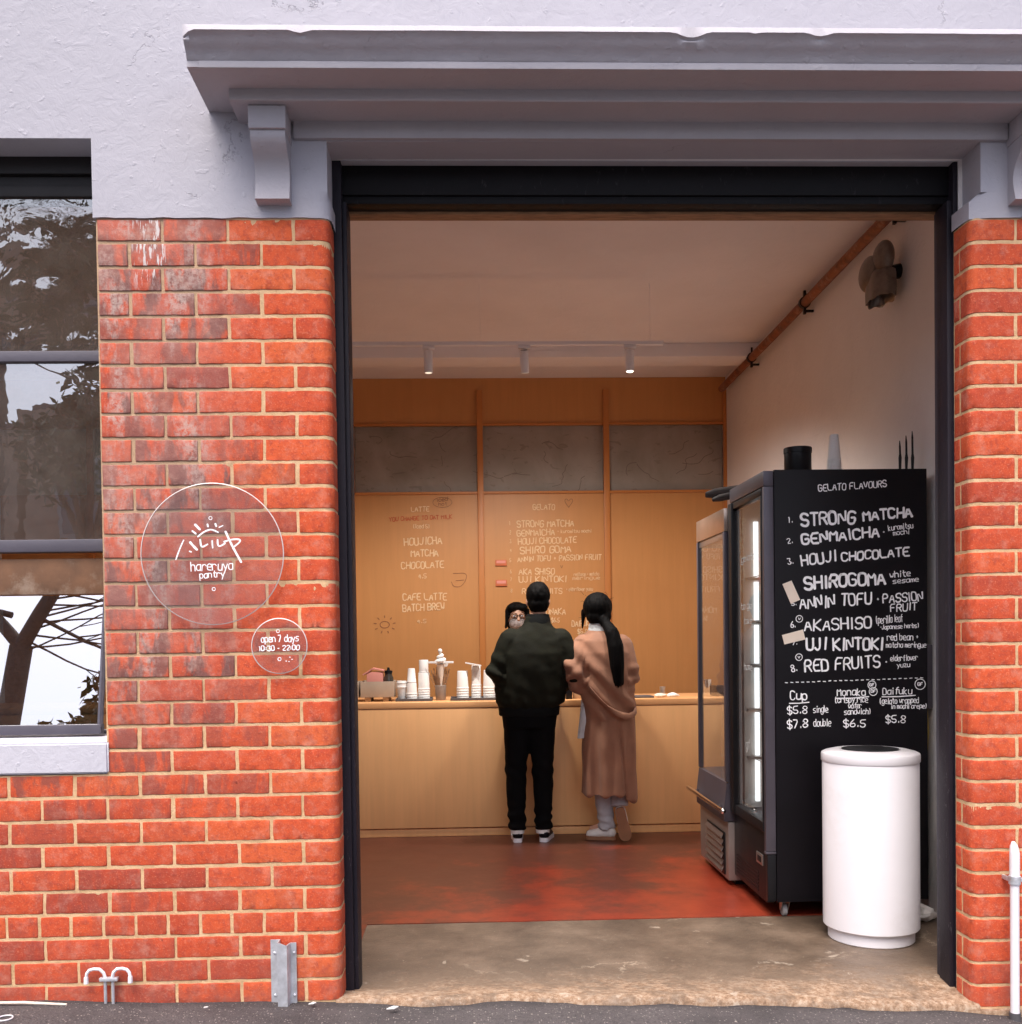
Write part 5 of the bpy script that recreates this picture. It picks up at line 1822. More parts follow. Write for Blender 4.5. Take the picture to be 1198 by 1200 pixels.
def cups(x, y, r0, r1, z0, z1, n, lab, extra=None, flip=False):
    """nested paper cups: rims every few millimetres, then the plain wall of the end cup"""
    pr = []
    L = z1 - z0
    rimz = L * 0.45
    if not flip:
        pr = [(r0 * 0.96, z0), (r0, z0 + 0.003), (r0 * 0.6 + r1 * 0.4, z0 + L - rimz)]
        for i in range(n):
            z = z0 + L - rimz + rimz * (i + 0.5) / n
            pr += [(r1 * 0.985, z - 0.003), (r1 * 1.03, z), (r1 * 1.03, z + 0.003), (r1 * 0.99, z + 0.005)]
        pr += [(r1 * 0.95, z1), (r1 * 0.93, z1 - 0.004)]
    else:
        for i in range(n):
            z = z0 + rimz * (i + 0.2) / n
            pr += [(r0 * 0.985, z), (r0 * 1.03, z + 0.001), (r0 * 1.03, z + 0.004), (r0 * 0.99, z + 0.006)]
        pr += [(r0 * 0.95, z0 + rimz), (r1, z1 - 0.003), (r1 * 0.96, z1)]
    b = B().lathe(x, y, pr, 28)
    if extra:
        ra, rb_, za, zb_ = extra
        b.lathe(x, y, [(ra, za), (ra * 1.04, za + 0.002), (ra * 1.04, za + 0.006), (ra * 0.98, za + 0.008), (rb_, zb_ - 0.003), (rb_ * 0.95, zb_)], 28)
    tag(fin(b, "cup_stack", 'white_paper', origin=(x, y, z0), smooth=45), lab, "cups", "paper cup stacks on the counter")
ZB_ = CT + 0.0075
cups(-0.494, 3.60, 0.030, 0.038, ZB_, 1.098, 2, "short white paper cup stack beside the card tray, lowest of the cups on the counter")
cups(-0.421, 3.58, 0.040, 0.034, ZB_, 1.085, 3, "stepped stack of white paper cups between the short one and the tallest one", (0.033, 0.025, 1.0855, 1.188), True)
cups(-0.333, 3.60, 0.043, 0.040, ZB_, 1.155, 5, "tallest stack of white paper cups, just left of the straw pot", (0.034, 0.034, 1.1555, 1.248), True)
cups(-0.052, 3.58, 0.044, 0.038, ZB_, 1.164, 5, "broad stack of white paper cups just right of the straw pot", None, True)
cups(0.047, 3.60, 0.036, 0.032, ZB_, 1.203, 6, "tall slim stack of white paper cups in the middle of the right hand tray", None, True)
cups(0.140, 3.58, 0.044, 0.038, ZB_, 1.168, 5, "stack of white paper cups partly hidden behind the man's left elbow", None, True)
# straw pot with a model soft serve standing in it
o = empty("straw_pot", (-0.212, 3.60, CT), "grey pot of wooden straws and spoons on the counter between the cup trays", "pot")
fin(B().lathe(-0.212, 3.60, [(0.034, CT), (0.036, CT + 0.003), (0.041, 1.06), (0.039, 1.062), (0.036, 1.05)], 24), "pot", pm("pot_grey", (0.30, 0.24, 0.20), 0.5), o)
rnd = random.Random(4)
for i in range(34):
    a = rnd.uniform(0, 6.28); s = rnd.uniform(0.3, 1)
    p0 = (-0.212 + 0.02 * math.cos(a), 3.60 + 0.02 * math.sin(a), 1.0)
    p1 = (-0.212 + 0.085 * s * math.cos(a), 3.60 + 0.05 * s * math.sin(a), rnd.uniform(1.12, 1.20))
    fin(B().tube([p0, p1], [0.0028, 0.0038], 5), "straw", 'rawwood', o, smooth=60)
o = empty("soft_serve_model", (-0.208, 3.56, 1.16), "white soft serve shaped model rising out of the straw pot", "model")
b = B()
pts = []
for i in range(80):
    t = i / 79
    a = t * 6.28 * 2.6
    r = 0.034 * (1 - t) ** 0.75
    pts.append((-0.208 + r * math.cos(a), 3.58 + r * math.sin(a), 1.215 + 0.085 * t))
b.tube(pts, [0.020 * (1 - 0.55 * i / 79) for i in range(80)], 8)
b.ell((-0.212, 3.58, 1.312), (0.016, 0.016, 0.017), 12)
fin(b, "swirl", 'white_paper', o, smooth=60)
fin(B().tube([(-0.210, 3.585, 1.06), (-0.208, 3.58, 1.215)], [0.010, 0.030], 14), "cone", 'cream_paper', o, smooth=60)
b = B()
b.box(-0.300, -0.115, 3.548, 3.552, 1.222, 1.237, 0.001)
tag(fin(b, "paper_strip", 'white_paper', origin=(-0.2, 3.55, 1.23)), "white paper strip behind the soft serve model", "paper strip")
b = B()
b.prism([(-0.03, 1.228), (0.085, 1.206), (0.085, 1.199), (-0.03, 1.219)], lambda u, v, w: (u, w, v), 3.53, 3.57)
tag(fin(b, "paper_flag", 'white_paper', origin=(0.03, 3.55, 1.21)), "white paper strip lying across the tallest cups of the right hand tray", "paper strip")
# between the customers and to their right
b = B().lathe(0.655, 3.50, [(0.012, CT), (0.012, CT + 0.09), (0.008, CT + 0.094)], 14)
tag(fin(b, "white_tube", 'white_paper', origin=(0.655, 3.5, CT)), "small white upright tube on the counter between the two customers", "tube")
b = B().box(0.690, 0.735, 3.48, 3.55, CT, CT + 0.085, 0.004)
tag(fin(b, "sanitiser", 'black_metal', origin=(0.71, 3.5, CT)), "small black box on the counter between the two customers", "box")
b = B().box(0.750, 0.85, 3.52, 3.62, CT, CT + 0.10, 0.003)
tag(fin(b, "small_carton", 'cardboard', origin=(0.8, 3.57, CT)), "small brown carton on the counter behind the woman's left sleeve", "carton")
b = B().box(1.18, 1.33, 3.50, 3.68, CT, CT + 0.012, 0.003)
tag(fin(b, "slate", 'darkgrey', origin=(1.25, 3.6, CT)), "thin dark slate lying on the counter right of the woman", "slate")
for i, (x, lab) in enumerate(((1.385, "crumpled cream napkin on the counter just right of the dark slate"), (1.475, "crumpled white napkin on the counter just left of the glass chiller"))):
    b = B()
    b.ell((x, 3.55, CT + 0.014), (0.045, 0.03, 0.016), 16)
    for v in b.bm.verts:
        v.co += mnoise.noise_vector(v.co * 35) * 0.009
        v.co.z = max(v.co.z, CT + 0.0005)
    tag(fin(b, "napkin", 'cream_paper' if i == 0 else 'white_paper', origin=(x, 3.55, CT), smooth=25), lab, "napkin", "napkins on the counter")
b = B().lathe(1.42, 3.66, [(0.018, CT), (0.022, CT + 0.07), (0.020, CT + 0.072)], 18)
tag(fin(b, "small_cup", 'steel', origin=(1.42, 3.66, CT)), "tiny metal cup on the counter behind the napkins", "cup")
b = B().lathe(1.735, 3.60, [(0.032, CT), (0.034, CT + 0.004), (0.034, CT + 0.12), (0.03, CT + 0.124)], 24)
tag(fin(b, "canister", 'chrome', origin=(1.735, 3.6, CT)), "shiny metal canister on the counter seen through the glass chiller", "canister")
b = B().box(1.79, 1.97, 3.56, 3.70, CT, CT + 0.075, 0.006)
tag(fin(b, "black_case", 'black_metal', origin=(1.88, 3.6, CT)), "low black case on the counter beside the metal canister", "case")

# ================================================================== PEOPLE
def hand(b, wrist, d, side, s=1.0):
    """palm and five curled fingers at the end of a forearm; d = pointing direction"""
    w = Vector(wrist); d = Vector(d).normalized()
    upv = Vector((0, 0, 1))
    lat = d.cross(upv).normalized() * side
    dn = d.cross(lat).normalized()
    if dn.z > 0: dn = -dn
    palm = w + d * 0.05 * s
    b.ell(palm, (0.036 * s, 0.046 * s, 0.018 * s), 12, rot=Matrix((lat, d, lat.cross(d))).transposed())
    for i, (off, L) in enumerate(((-0.028, 0.066), (-0.010, 0.078), (0.009, 0.074), (0.027, 0.058))):
        p0 = palm + d * 0.034 * s + lat * off * s
        p1 = p0 + (d * 0.9 + dn * 0.25) * L * 0.5 * s
        p2 = p1 + (d * 0.6 + dn * 0.8) * L * 0.5 * s
        b.cap(p0, p1, 0.0095 * s, 0.0088 * s, 8)
        b.cap(p1, p2, 0.0088 * s, 0.0075 * s, 8)
    t0 = w + d * 0.03 * s - lat * 0.030 * s
    t1 = t0 + (d * 0.6 - lat * 0.7) * 0.035 * s
    t2 = t1 + (d * 0.95 + dn * 0.2) * 0.03 * s
    b.cap(t0, t1, 0.012 * s, 0.010 * s, 8)
    b.cap(t1, t2, 0.010 * s, 0.0085 * s, 8)

def human_body(parent, J, s=1.0, face=Vector((0, 1, 0)), skin='skin'):
    """J: joint positions; builds one fused body"""
    b = B()
    f = face.normalized()
    sd = f.cross(Vector((0, 0, 1))).normalized()
    rot = Matrix((sd, f, Vector((0, 0, 1)))).transposed()
    h = Vector(J['head'])
    b.ell(h + Vector((0, 0, 0.02)) - f * 0.008, (0.074 * s, 0.092 * s, 0.098 * s), 20, rot=rot)
    b.ell(h + f * 0.026 - Vector((0, 0, 0.055)), (0.056 * s, 0.062 * s, 0.062 * s), 16, rot=rot)
    b.cap(h + f * 0.084 + Vector((0, 0, 0.016)), h + f * 0.104 - Vector((0, 0, 0.018)), 0.010, 0.015, 10)
    b.ell(h + f * 0.082 - Vector((0, 0, 0.052)), (0.024, 0.012, 0.009), 12, rot=rot)
    b.ell(h + f * 0.066 - Vector((0, 0, 0.092)), (0.026, 0.024, 0.020), 12, rot=rot)
    for k in (-1, 1):
        b.ell(h + sd * 0.075 * k - f * 0.006 - Vector((0, 0, 0.012)), (0.010, 0.020, 0.031), 12, rot=rot)
        b.ell(h + sd * 0.031 * k + f * 0.080 + Vector((0, 0, 0.026)), (0.022, 0.012, 0.007), 10, rot=rot)
    b.cap(h - Vector((0, 0, 0.05)) - f * 0.012, J['neck'], 0.052 * s, 0.058 * s)
    b.cap(J['neck'], J['chest'], 0.07 * s, 0.115 * s)
    b.cap(J['chest'], J['pelvis'], 0.115 * s, 0.115 * s)
    for k in ('l', 'r'):
        sh, el, wr = Vector(J['sh' + k]), Vector(J['el' + k]), Vector(J['wr' + k])
        b.cap(J['chest'], sh, 0.10 * s, 0.058 * s)
        b.cap(sh, el, 0.050 * s, 0.038 * s)
        b.cap(el, wr, 0.040 * s, 0.026 * s)
        hand(b, wr, wr - el if 'hd' + k not in J else J['hd' + k], 1 if k == 'l' else -1, s)
        hp, kn, an = Vector(J['hp' + k]), Vector(J['kn' + k]), Vector(J['an' + k])
        b.cap(J['pelvis'], hp, 0.11 * s, 0.085 * s)
        b.cap(hp, kn, 0.080 * s, 0.052 * s)
        b.cap(kn, an, 0.052 * s, 0.034 * s)
        b.cap(an, an + Vector(J['ft' + k]) * 0.10, 0.034 * s, 0.026 * s)
    return remesh(b, "body", skin, parent, 0.0065, 3)

def eyes(parent, body, h, f):
    sd = f.cross(Vector((0, 0, 1))).normalized()
    for k in (-1, 1):
        p = Vector(h) + sd * 0.031 * k + f * 0.083 + Vector((0, 0, 0.010))
        b = B().ell(p, (0.012, 0.012, 0.008), 12)
        e = fin(b, "eye", 'white_plastic', body)
        fin(B().ell(p + f * 0.010, (0.005, 0.003, 0.005), 10), "iris", 'black_metal', parent)

def loft(b, rings, n=40, mod=None):
    rows = []
    for cx, cy, z, rx, ry in rings:
        row = []
        for i in range(n):
            a = 2 * math.pi * i / n
            k = mod(a, z) if mod else 1.0
            row.append((cx + rx * k * math.cos(a), cy + ry * k * math.sin(a), z))
        rows.append(row)
    b.grid(rows, True, True, True)

def foot(parent, heel, toe, r, upper, sole_m, toe_r=None, sole_h=0.028, name="shoe", collar=None):
    """low shoe from heel to toe"""
    H, T = Vector(heel), Vector(toe)
    d = (T - H).normalized(); L = (T - H).length
    lat = Vector((0, 0, 1)).cross(d).normalized()
    upv = d.cross(lat).normalized()
    W = lambda u, v, w: H + d * (u * L) + lat * v + upv * w
    out = [(0.0, 0.018), (0.03, 0.028), (0.15, 0.034), (0.4, 0.034), (0.65, 0.043), (0.82, 0.044), (0.93, 0.034), (1.0, 0.014)]
    poly = [(u, v) for u, v in out] + [(u, -v * 0.95) for u, v in reversed(out)]
    b = B()
    b.prism(poly, lambda u, v, w: W(u, v, w), 0.0, sole_h)
    so = fin(b, name, sole_m, parent, smooth=50)
    b = B()
    b.ell(W(0.16, 0, 0.052), (0.036, 0.042, 0.042), 16)
    b.cap(W(0.14, 0, 0.048), W(0.5, 0, 0.050), 0.036, 0.038)
    b.cap(W(0.5, 0, 0.046), W(0.84, 0, 0.034), 0.038, 0.030)
    b.ell(W(0.72, 0, 0.036), (0.040, 0.040, 0.024), 16)
    b.cap(W(0.20, 0, 0.05), W(0.24, 0, 0.095), 0.035, 0.033)
    up_ = remesh(b, "upper", upper, so, 0.006, 3)
    return so

# ---------------------------------------------------------------- man in the dark jacket
man = empty("person", (0.40, 3.12, 0.0), "person seen from behind in dark olive jacket and black trousers at the counter", "person")
Jm = dict(head=(0.473, 3.14, 1.655), neck=(0.465, 3.11, 1.50), chest=(0.445, 3.10, 1.30), pelvis=(0.402, 3.10, 0.92),
          shl=(0.27, 3.09, 1.40), ell=(0.180, 3.06, 1.17), wrl=(0.30, 3.27, 1.04), shr=(0.63, 3.10, 1.40), elr=(0.715, 3.06, 1.16), wrr=(0.60, 3.27, 1.04),
          hdl=(0.5, 0.9, -0.25), hdr=(-0.5, 0.9, -0.25),
          hpl=(0.33, 3.11, 0.87), knl=(0.312, 3.12, 0.49), anl=(0.312, 3.14, 0.10), hpr=(0.475, 3.11, 0.87), knr=(0.484, 3.12, 0.49), anr=(0.490, 3.14, 0.10), ftl=(-0.05, 1, -0.45), ftr=(0.3, 1, -0.45))
bm_ = human_body(man, Jm, 1.0, Vector((-0.05, 1, 0)))
eyes(man, bm_, Jm['head'], Vector((-0.05, 1, 0)).normalized())
# short black hair
b = B()
h = Vector(Jm['head'])
b.ell(h + Vector((0, -0.012, 0.032)), (0.083, 0.100, 0.096), 24)
b.ell(h + Vector((0, -0.040, -0.025)), (0.074, 0.066, 0.070), 20)
def hairfn(p, n):
    k = mnoise.noise(Vector((p.x * 60, p.y * 60, p.z * 25)))
    return p + n * 0.004 * k
remesh(b, "hair", 'hair', man, 0.006, 2, hairfn)
# jacket
b = B()
loft(b, [(0.402, 3.105, 0.925, 0.205, 0.140), (0.405, 3.10, 0.96, 0.232, 0.155), (0.415, 3.095, 1.05, 0.243, 0.160), (0.425, 3.09, 1.18, 0.246, 0.158), (0.437, 3.09, 1.29, 0.243, 0.148), (0.446, 3.095, 1.38, 0.215, 0.125), (0.455, 3.10, 1.435, 0.160, 0.105), (0.463, 3.11, 1.475, 0.108, 0.096), (0.466, 3.115, 1.505, 0.088, 0.088), (0.468, 3.118, 1.545, 0.080, 0.082)], 40)
b.cap((0.285, 3.09, 1.375), (0.185, 3.055, 1.17), 0.088, 0.074)
b.cap((0.185, 3.055, 1.17), (0.285, 3.24, 1.045), 0.074, 0.052)
b.cap((0.615, 3.095, 1.375), (0.712, 3.055, 1.16), 0.088, 0.074)
b.cap((0.712, 3.055, 1.16), (0.61, 3.24, 1.045), 0.074, 0.052)
def jfold(p, n):
    s = 0.0
    side = abs(p.x - 0.43)
    # sleeve creases at the elbow, soft drape across the back, gathers above the hem
    if side > 0.19:
        s += 0.010 * math.sin(p.z * 62 + p.x * 30 + 2 * mnoise.noise(p * 7)) * math.exp(-((p.z - 1.17) / 0.10) ** 2)
    s += 0.007 * mnoise.noise(Vector((p.x * 11, p.y * 5, p.z * 3 + 3)))
    s += 0.0022 * math.sin((p.z + 0.5 * (p.x - 0.43)) * 55 + 5 * mnoise.noise(p * 5)) * math.exp(-((p.z - 1.12) / 0.16) ** 2)
    s += 0.006 * math.sin(p.x * 70 + 4 * mnoise.noise(p * 5)) * math.exp(-((p.z - 0.96) / 0.05) ** 2)
    s += 0.0025 * mnoise.noise(p * 22)
    return p + n * s
jk = remesh(b, "jacket", 'jacket', man, 0.009, 3, jfold)
b = B()
loft(b, [(0.401, 3.105, 0.870, 0.196, 0.136), (0.401, 3.105, 0.878, 0.204, 0.142), (0.402, 3.105, 0.930, 0.208, 0.144), (0.402, 3.105, 0.938, 0.200, 0.136)], 90, lambda a, z: 1 + 0.008 * math.cos(45 * a))
fin(b, "hem_band", 'jacket_yoke', man, smooth=50)
b = B()
for q in ((0.285, 3.245, 1.044, -1), (0.61, 3.245, 1.044, 1)):
    d = Vector((0.08 * -q[3], 0.15, -0.10)).normalized()
    b.tube([Vector(q[:3]), Vector(q[:3]) + d * 0.05], [0.047, 0.040], 16)
fin(b, "cuffs", 'jacket_yoke', jk, smooth=50)
b = B()
loft(b, [(0.465, 3.114, 1.478, 0.094, 0.092), (0.467, 3.116, 1.505, 0.091, 0.090), (0.469, 3.118, 1.530, 0.084, 0.085), (0.470, 3.119, 1.556, 0.076, 0.078), (0.470, 3.119, 1.559, 0.068, 0.070)], 40)
fin(b, "collar", 'jacket_yoke', jk, smooth=50)
# trousers
b = B()
loft(b, [(0.402, 3.11, 0.79, 0.180, 0.125), (0.402, 3.105, 0.88, 0.190, 0.132), (0.402, 3.105, 0.93, 0.180, 0.125)], 32)
for s, x0, x1, x2 in ((-1, 0.320, 0.306, 0.312), (1, 0.485, 0.490, 0.492)):
    b.cap((x0, 3.11, 0.84), (x0, 3.11, 0.74), 0.098, 0.092)
    b.cap((x0, 3.11, 0.74), (x1, 3.115, 0.50), 0.092, 0.074)
    b.cap((x1, 3.115, 0.50), (x2, 3.14, 0.13), 0.074, 0.059)
    b.tube([(x2, 3.14, 0.16), (x2, 3.14, 0.090)], [0.060, 0.062], 20)
def tfold(p, n):
    s = 0.006 * mnoise.noise(Vector((p.x * 14, p.y * 10, p.z * 9)))
    s += 0.007 * math.sin(p.z * 85 + 5 * mnoise.noise(p * 6)) * math.exp(-((p.z - 0.16) / 0.08) ** 2)
    s += 0.005 * math.sin(p.z * 60 + p.x * 40) * math.exp(-((p.z - 0.50) / 0.07) ** 2)
    return p + n * s
remesh(b, "trousers", 'trousers', man, 0.009, 3, tfold)
for hx, tx in ((0.312, 0.318), (0.486, 0.545)):
    foot(man, (hx, 3.09, 0.004), (tx, 3.325, 0.004), 0.04, 'black', 'white_plastic', name="shoe")
    b = B().tube([(hx, 3.135, 0.062), (hx, 3.135, 0.108)], [0.047, 0.050], 18)
    fin(b, "sock", 'white_paper', man, smooth=50)

# ---------------------------------------------------------------- woman in the tan coat
wom = empty("person", (0.93, 3.14, 0.0), "person seen from behind in long tan coat with black ponytail, one foot tipped up", "person")
fw_ = Vector((-0.25, 1, 0)).normalized()
Jw = dict(head=(0.875, 3.14, 1.575), neck=(0.893, 3.12, 1.435), chest=(0.91, 3.11, 1.25), pelvis=(0.935, 3.11, 0.90),
          shl=(0.78, 3.11, 1.35), ell=(0.705, 3.05, 1.16), wrl=(0.815, 3.25, 1.02), shr=(1.04, 3.11, 1.35), elr=(1.095, 3.06, 1.12), wrr=(1.07, 3.27, 1.02),
          hdl=(0.4, 0.9, -0.1), hdr=(-0.4, 0.9, -0.1),
          hpl=(0.87, 3.12, 0.84), knl=(0.895, 3.14, 0.47), anl=(0.925, 3.15, 0.10), hpr=(1.00, 3.12, 0.84), knr=(1.00, 3.20, 0.46), anr=(1.012, 3.10, 0.27), ftl=(-0.9, 0.4, -0.3), ftr=(0.25, -0.1, -0.95))
bw = human_body(wom, Jw, 0.93, fw_)
eyes(wom, bw, Jw['head'], fw_)
b = B()
h = Vector(Jw['head'])
b.ell(h + Vector((0.004, -0.014, 0.026)), (0.100, 0.110, 0.104), 26)
b.ell(h + Vector((0.008, -0.045, -0.035)), (0.086, 0.072, 0.070), 20)
b.cap(h + Vector((0.03, -0.09, -0.06)), h + Vector((0.055, -0.125, -0.10)), 0.040, 0.030)
b.cap(h + Vector((-0.088, 0.02, 0.0)), h + Vector((-0.096, 0.03, -0.115)), 0.018, 0.006)
b.cap(h + Vector((0.055, -0.125, -0.10)), (0.955, 2.955, 1.42), 0.034, 0.046)
b.cap((0.955, 2.955, 1.42), (0.972, 2.935, 1.33), 0.046, 0.053)
b.cap((0.972, 2.935, 1.33), (0.982, 2.925, 1.20), 0.053, 0.048)
b.cap((0.982, 2.925, 1.20), (0.988, 2.925, 1.105), 0.048, 0.034)
def hair2(p, n):
    k = mnoise.noise(Vector((p.x * 75, p.y * 75, p.z * 7)))
    q = p + n * 0.004 * k
    if p.z < 1.13:
        q.z -= 0.03 * max(0, mnoise.noise(Vector((p.x * 120, p.y * 120, 0))))
    return q
remesh(b, "hair", 'hair', wom, 0.0065, 2, hair2)
b = B()
rnd = random.Random(9)
for i in range(9):
    a = rnd.uniform(0, 6.28)
    p = h + Vector((0.09 * math.cos(a), -0.02 + 0.05 * math.sin(a), rnd.uniform(0.03, 0.12)))
    q = p + Vector((rnd.uniform(-.03, .03), rnd.uniform(-.02, .02), rnd.uniform(0.0, 0.035)))
    b.tube([p, (p + q) / 2 + Vector((0, 0, 0.008)), q], [0.0012, 0.001, 0.0006], 4)
b.tube([h + Vector((-0.098, 0.0, -0.04)), h + Vector((-0.125, 0.0, -0.045))], [0.0012, 0.0006], 4)
fin(b, "loose_hairs", 'hair', wom, smooth=60)
# coat
b = B()
def coatmod(a, z):
    k = max(0.0, min(1.0, (0.98 - z) / 0.7))
    return 1 + k * (0.045 * math.sin(7 * a + 0.6) + 0.030 * math.sin(13 * a + 2.0)) + 0.02 * k * math.sin(3 * a)
rings = []
for cx, cy, z, rx, ry in [(0.942, 3.085, 0.315, 0.192, 0.155), (0.944, 3.085, 0.40, 0.188, 0.152), (0.946, 3.09, 0.55, 0.181, 0.148), (0.948, 3.095, 0.70, 0.174, 0.144), (0.950, 3.10, 0.84, 0.170, 0.142),
                          (0.946, 3.09, 0.93, 0.176, 0.150), (0.935, 3.085, 1.05, 0.186, 0.155), (0.922, 3.085, 1.18, 0.190, 0.152), (0.912, 3.09, 1.29, 0.186, 0.142), (0.904, 3.10, 1.37, 0.160, 0.120), (0.898, 3.11, 1.415, 0.115, 0.098), (0.894, 3.12, 1.45, 0.075, 0.078)]:
    rings.append((cx, cy, z, rx, ry))
fine = []
for (a, c) in zip(rings, rings[1:]):
    for t in (0, .25, .5, .75):
        fine.append(tuple(a[i] + (c[i] - a[i]) * t for i in range(5)))
fine.append(rings[-1])
loft(b, fine, 96, coatmod)
b.cap((0.785, 3.11, 1.335), (0.712, 3.045, 1.185), 0.086, 0.092)
b.cap((0.712, 3.045, 1.185), (0.745, 3.08, 1.09), 0.092, 0.080)
b.cap((0.745, 3.08, 1.09), (0.835, 3.235, 1.035), 0.078, 0.055)
b.cap((1.035, 3.11, 1.335), (1.090, 3.055, 1.14), 0.082, 0.066)
b.cap((1.090, 3.055, 1.14), (1.075, 3.24, 1.03), 0.066, 0.052)
def cfold(p, n):
    s = 0.004 * mnoise.noise(Vector((p.x * 16, p.y * 12, p.z * 7)))
    # elbow creases of the pushed up sleeve
    if p.x < 0.80:
        s += 0.008 * math.sin(p.z * 62 - p.x * 38 + 2 * mnoise.noise(p * 5)) * math.exp(-((p.z - 1.13) / 0.10) ** 2)
    if p.x > 1.06 and p.z > 0.95:
        s += 0.010 * math.sin(p.z * 80 + 3 * mnoise.noise(p * 6)) * math.exp(-((p.z - 1.12) / 0.08) ** 2)
    # diagonal pulls across the back from the left shoulder to the right hip
    if p.y < 3.08 and 0.84 < p.z < 1.38:
        u = (p.x - 0.80) * 0.72 + (p.z - 1.2) * 0.70
        s += 0.015 * math.sin(u * 62 + 2.2 * mnoise.noise(p * 3)) * math.exp(-((u + 0.05) / 0.13) ** 2)
    # long soft pleats of the skirt
    if p.z < 0.9:
        k = min(1, (0.9 - p.z) / 0.25)
        s += k * 0.013 * math.sin(p.x * 58 + 1.5 * mnoise.noise(Vector((p.x * 5, 0, p.z * 2))))
        # back vent
        s -= k * 0.020 * math.exp(-((p.x - 0.985 - (0.9 - p.z) * 0.10) / 0.009) ** 2) * (1 if p.y < 3.08 else 0)
    q = p + n * s
    if p.z < 0.45:
        q.z += (0.012 if p.x < 1.04 + 0.0 else -0.030) * (0.45 - p.z) / 0.13
    return q
remesh(b, "coat", 'coat', wom, 0.0085, 2, cfold)
# hanging belt, its loop sagging across the back
b = B()
pts = [(0.775, 3.00, 1.095), (0.81, 2.965, 1.045), (0.86, 2.940, 0.985), (0.915, 2.925, 0.930), (0.97, 2.918, 0.893), (1.02, 2.920, 0.872), (1.065, 2.94, 0.868), (1.10, 2.975, 0.880), (1.122, 3.03, 0.905)]
rows = []
for i, p in enumerate(pts):
    p = Vector(p)
    o_ = Vector((0, -0.010, 0))
    hgt = 0.020 + 0.004 * math.sin(i * 1.7)
    rows.append([p + Vector((-0.006, -0.004, hgt)) , p + o_ + Vector((0, -0.006, 0.008)), p + o_ + Vector((0.003, 0, -hgt)), p + Vector((0.003, 0.016, -hgt)), p + Vector((-0.006, 0.016, hgt))])
b.grid(rows, True, True, True)
fin(b, "belt", 'coat', wom, smooth=60)
b = B()
loft(b, [(0.893, 3.115, 1.425, 0.082, 0.084), (0.892, 3.117, 1.45, 0.078, 0.082), (0.889, 3.12, 1.488, 0.070, 0.074), (0.889, 3.12, 1.490, 0.060, 0.064)], 40)
fin(b, "collar", 'scarf', wom, smooth=50)
# pale cloth hanging at the left hip
b = B()
rows = []
for i in range(14):
    t = i / 13
    z = 0.995 - 0.285 * t
    xc = 0.775 - 0.022 * t
    w = 0.016 + 0.010 * t
    yy = 3.075 + 0.006 * math.sin(t * 9)
    rows.append([(xc - w, yy, z), (xc - w * 0.3, yy - 0.012, z), (xc + w * 0.3, yy - 0.004, z + 0.004), (xc + w, yy - 0.012, z), (xc + w, yy + 0.004, z), (xc - w, yy + 0.010, z)])
b.grid(rows, True, True, True)
fin(b, "scarf_end", 'scarf', wom, smooth=60)
# jeans
b = B()
b.cap((0.885, 3.13, 0.60), (0.905, 3.145, 0.36), 0.085, 0.066)
b.cap((0.905, 3.145, 0.36), (0.925, 3.15, 0.125), 0.066, 0.055)
b.tube([(0.924, 3.15, 0.15), (0.93, 3.15, 0.080)], [0.056, 0.060], 20)
def dfold(p, n):
    return p + n * (0.006 * math.sin(p.z * 90 + p.x * 50 + 4 * mnoise.noise(p * 8)) * math.exp(-((p.z - 0.12) / 0.07) ** 2) + 0.004 * mnoise.noise(p * 18))
remesh(b, "trouser_leg", 'denim', wom, 0.008, 2, dfold)
b = B()
b.cap((1.00, 3.16, 0.60), (1.00, 3.19, 0.46), 0.080, 0.066)
b.cap((1.00, 3.19, 0.46), (1.010, 3.115, 0.30), 0.064, 0.056)
b.tube([(1.010, 3.12, 0.315), (1.013, 3.10, 0.240)], [0.056, 0.060], 20)
remesh(b, "trouser_leg", 'denim', wom, 0.008, 2, dfold)
foot(wom, (0.985, 3.135, 0.004), (0.785, 3.185, 0.004), 0.04, 'sneaker', 'gum', name="shoe", sole_h=0.024)
# right foot tipped on its toe: sole turned towards the street
sh = foot(wom, (0, 0, 0), (0, 0.235, 0), 0.04, 'sneaker', 'gum', name="shoe", sole_h=0.024)
mt = Matrix.Translation(Vector((1.003, 3.028, 0.238)) - wloc(wom))
# local axes: forward(toe) down and slightly right, sole (-z local) towards -Y
fwd = Vector((0.21, 0.10, -1.0)).normalized()
upl = Vector((0.10, 1.0, 0.12)); upl = (upl - fwd * upl.dot(fwd)).normalized()
lt = fwd.cross(upl).normalized()
rotm = Matrix((lt, fwd, upl)).transposed().to_4x4()
for ob in [sh] + list(sh.children):
    off = wloc(wom)
    for v in ob.data.vertices:
        wv = v.co + off
        v.co = (mt @ rotm) @ wv
    ob.data.update()

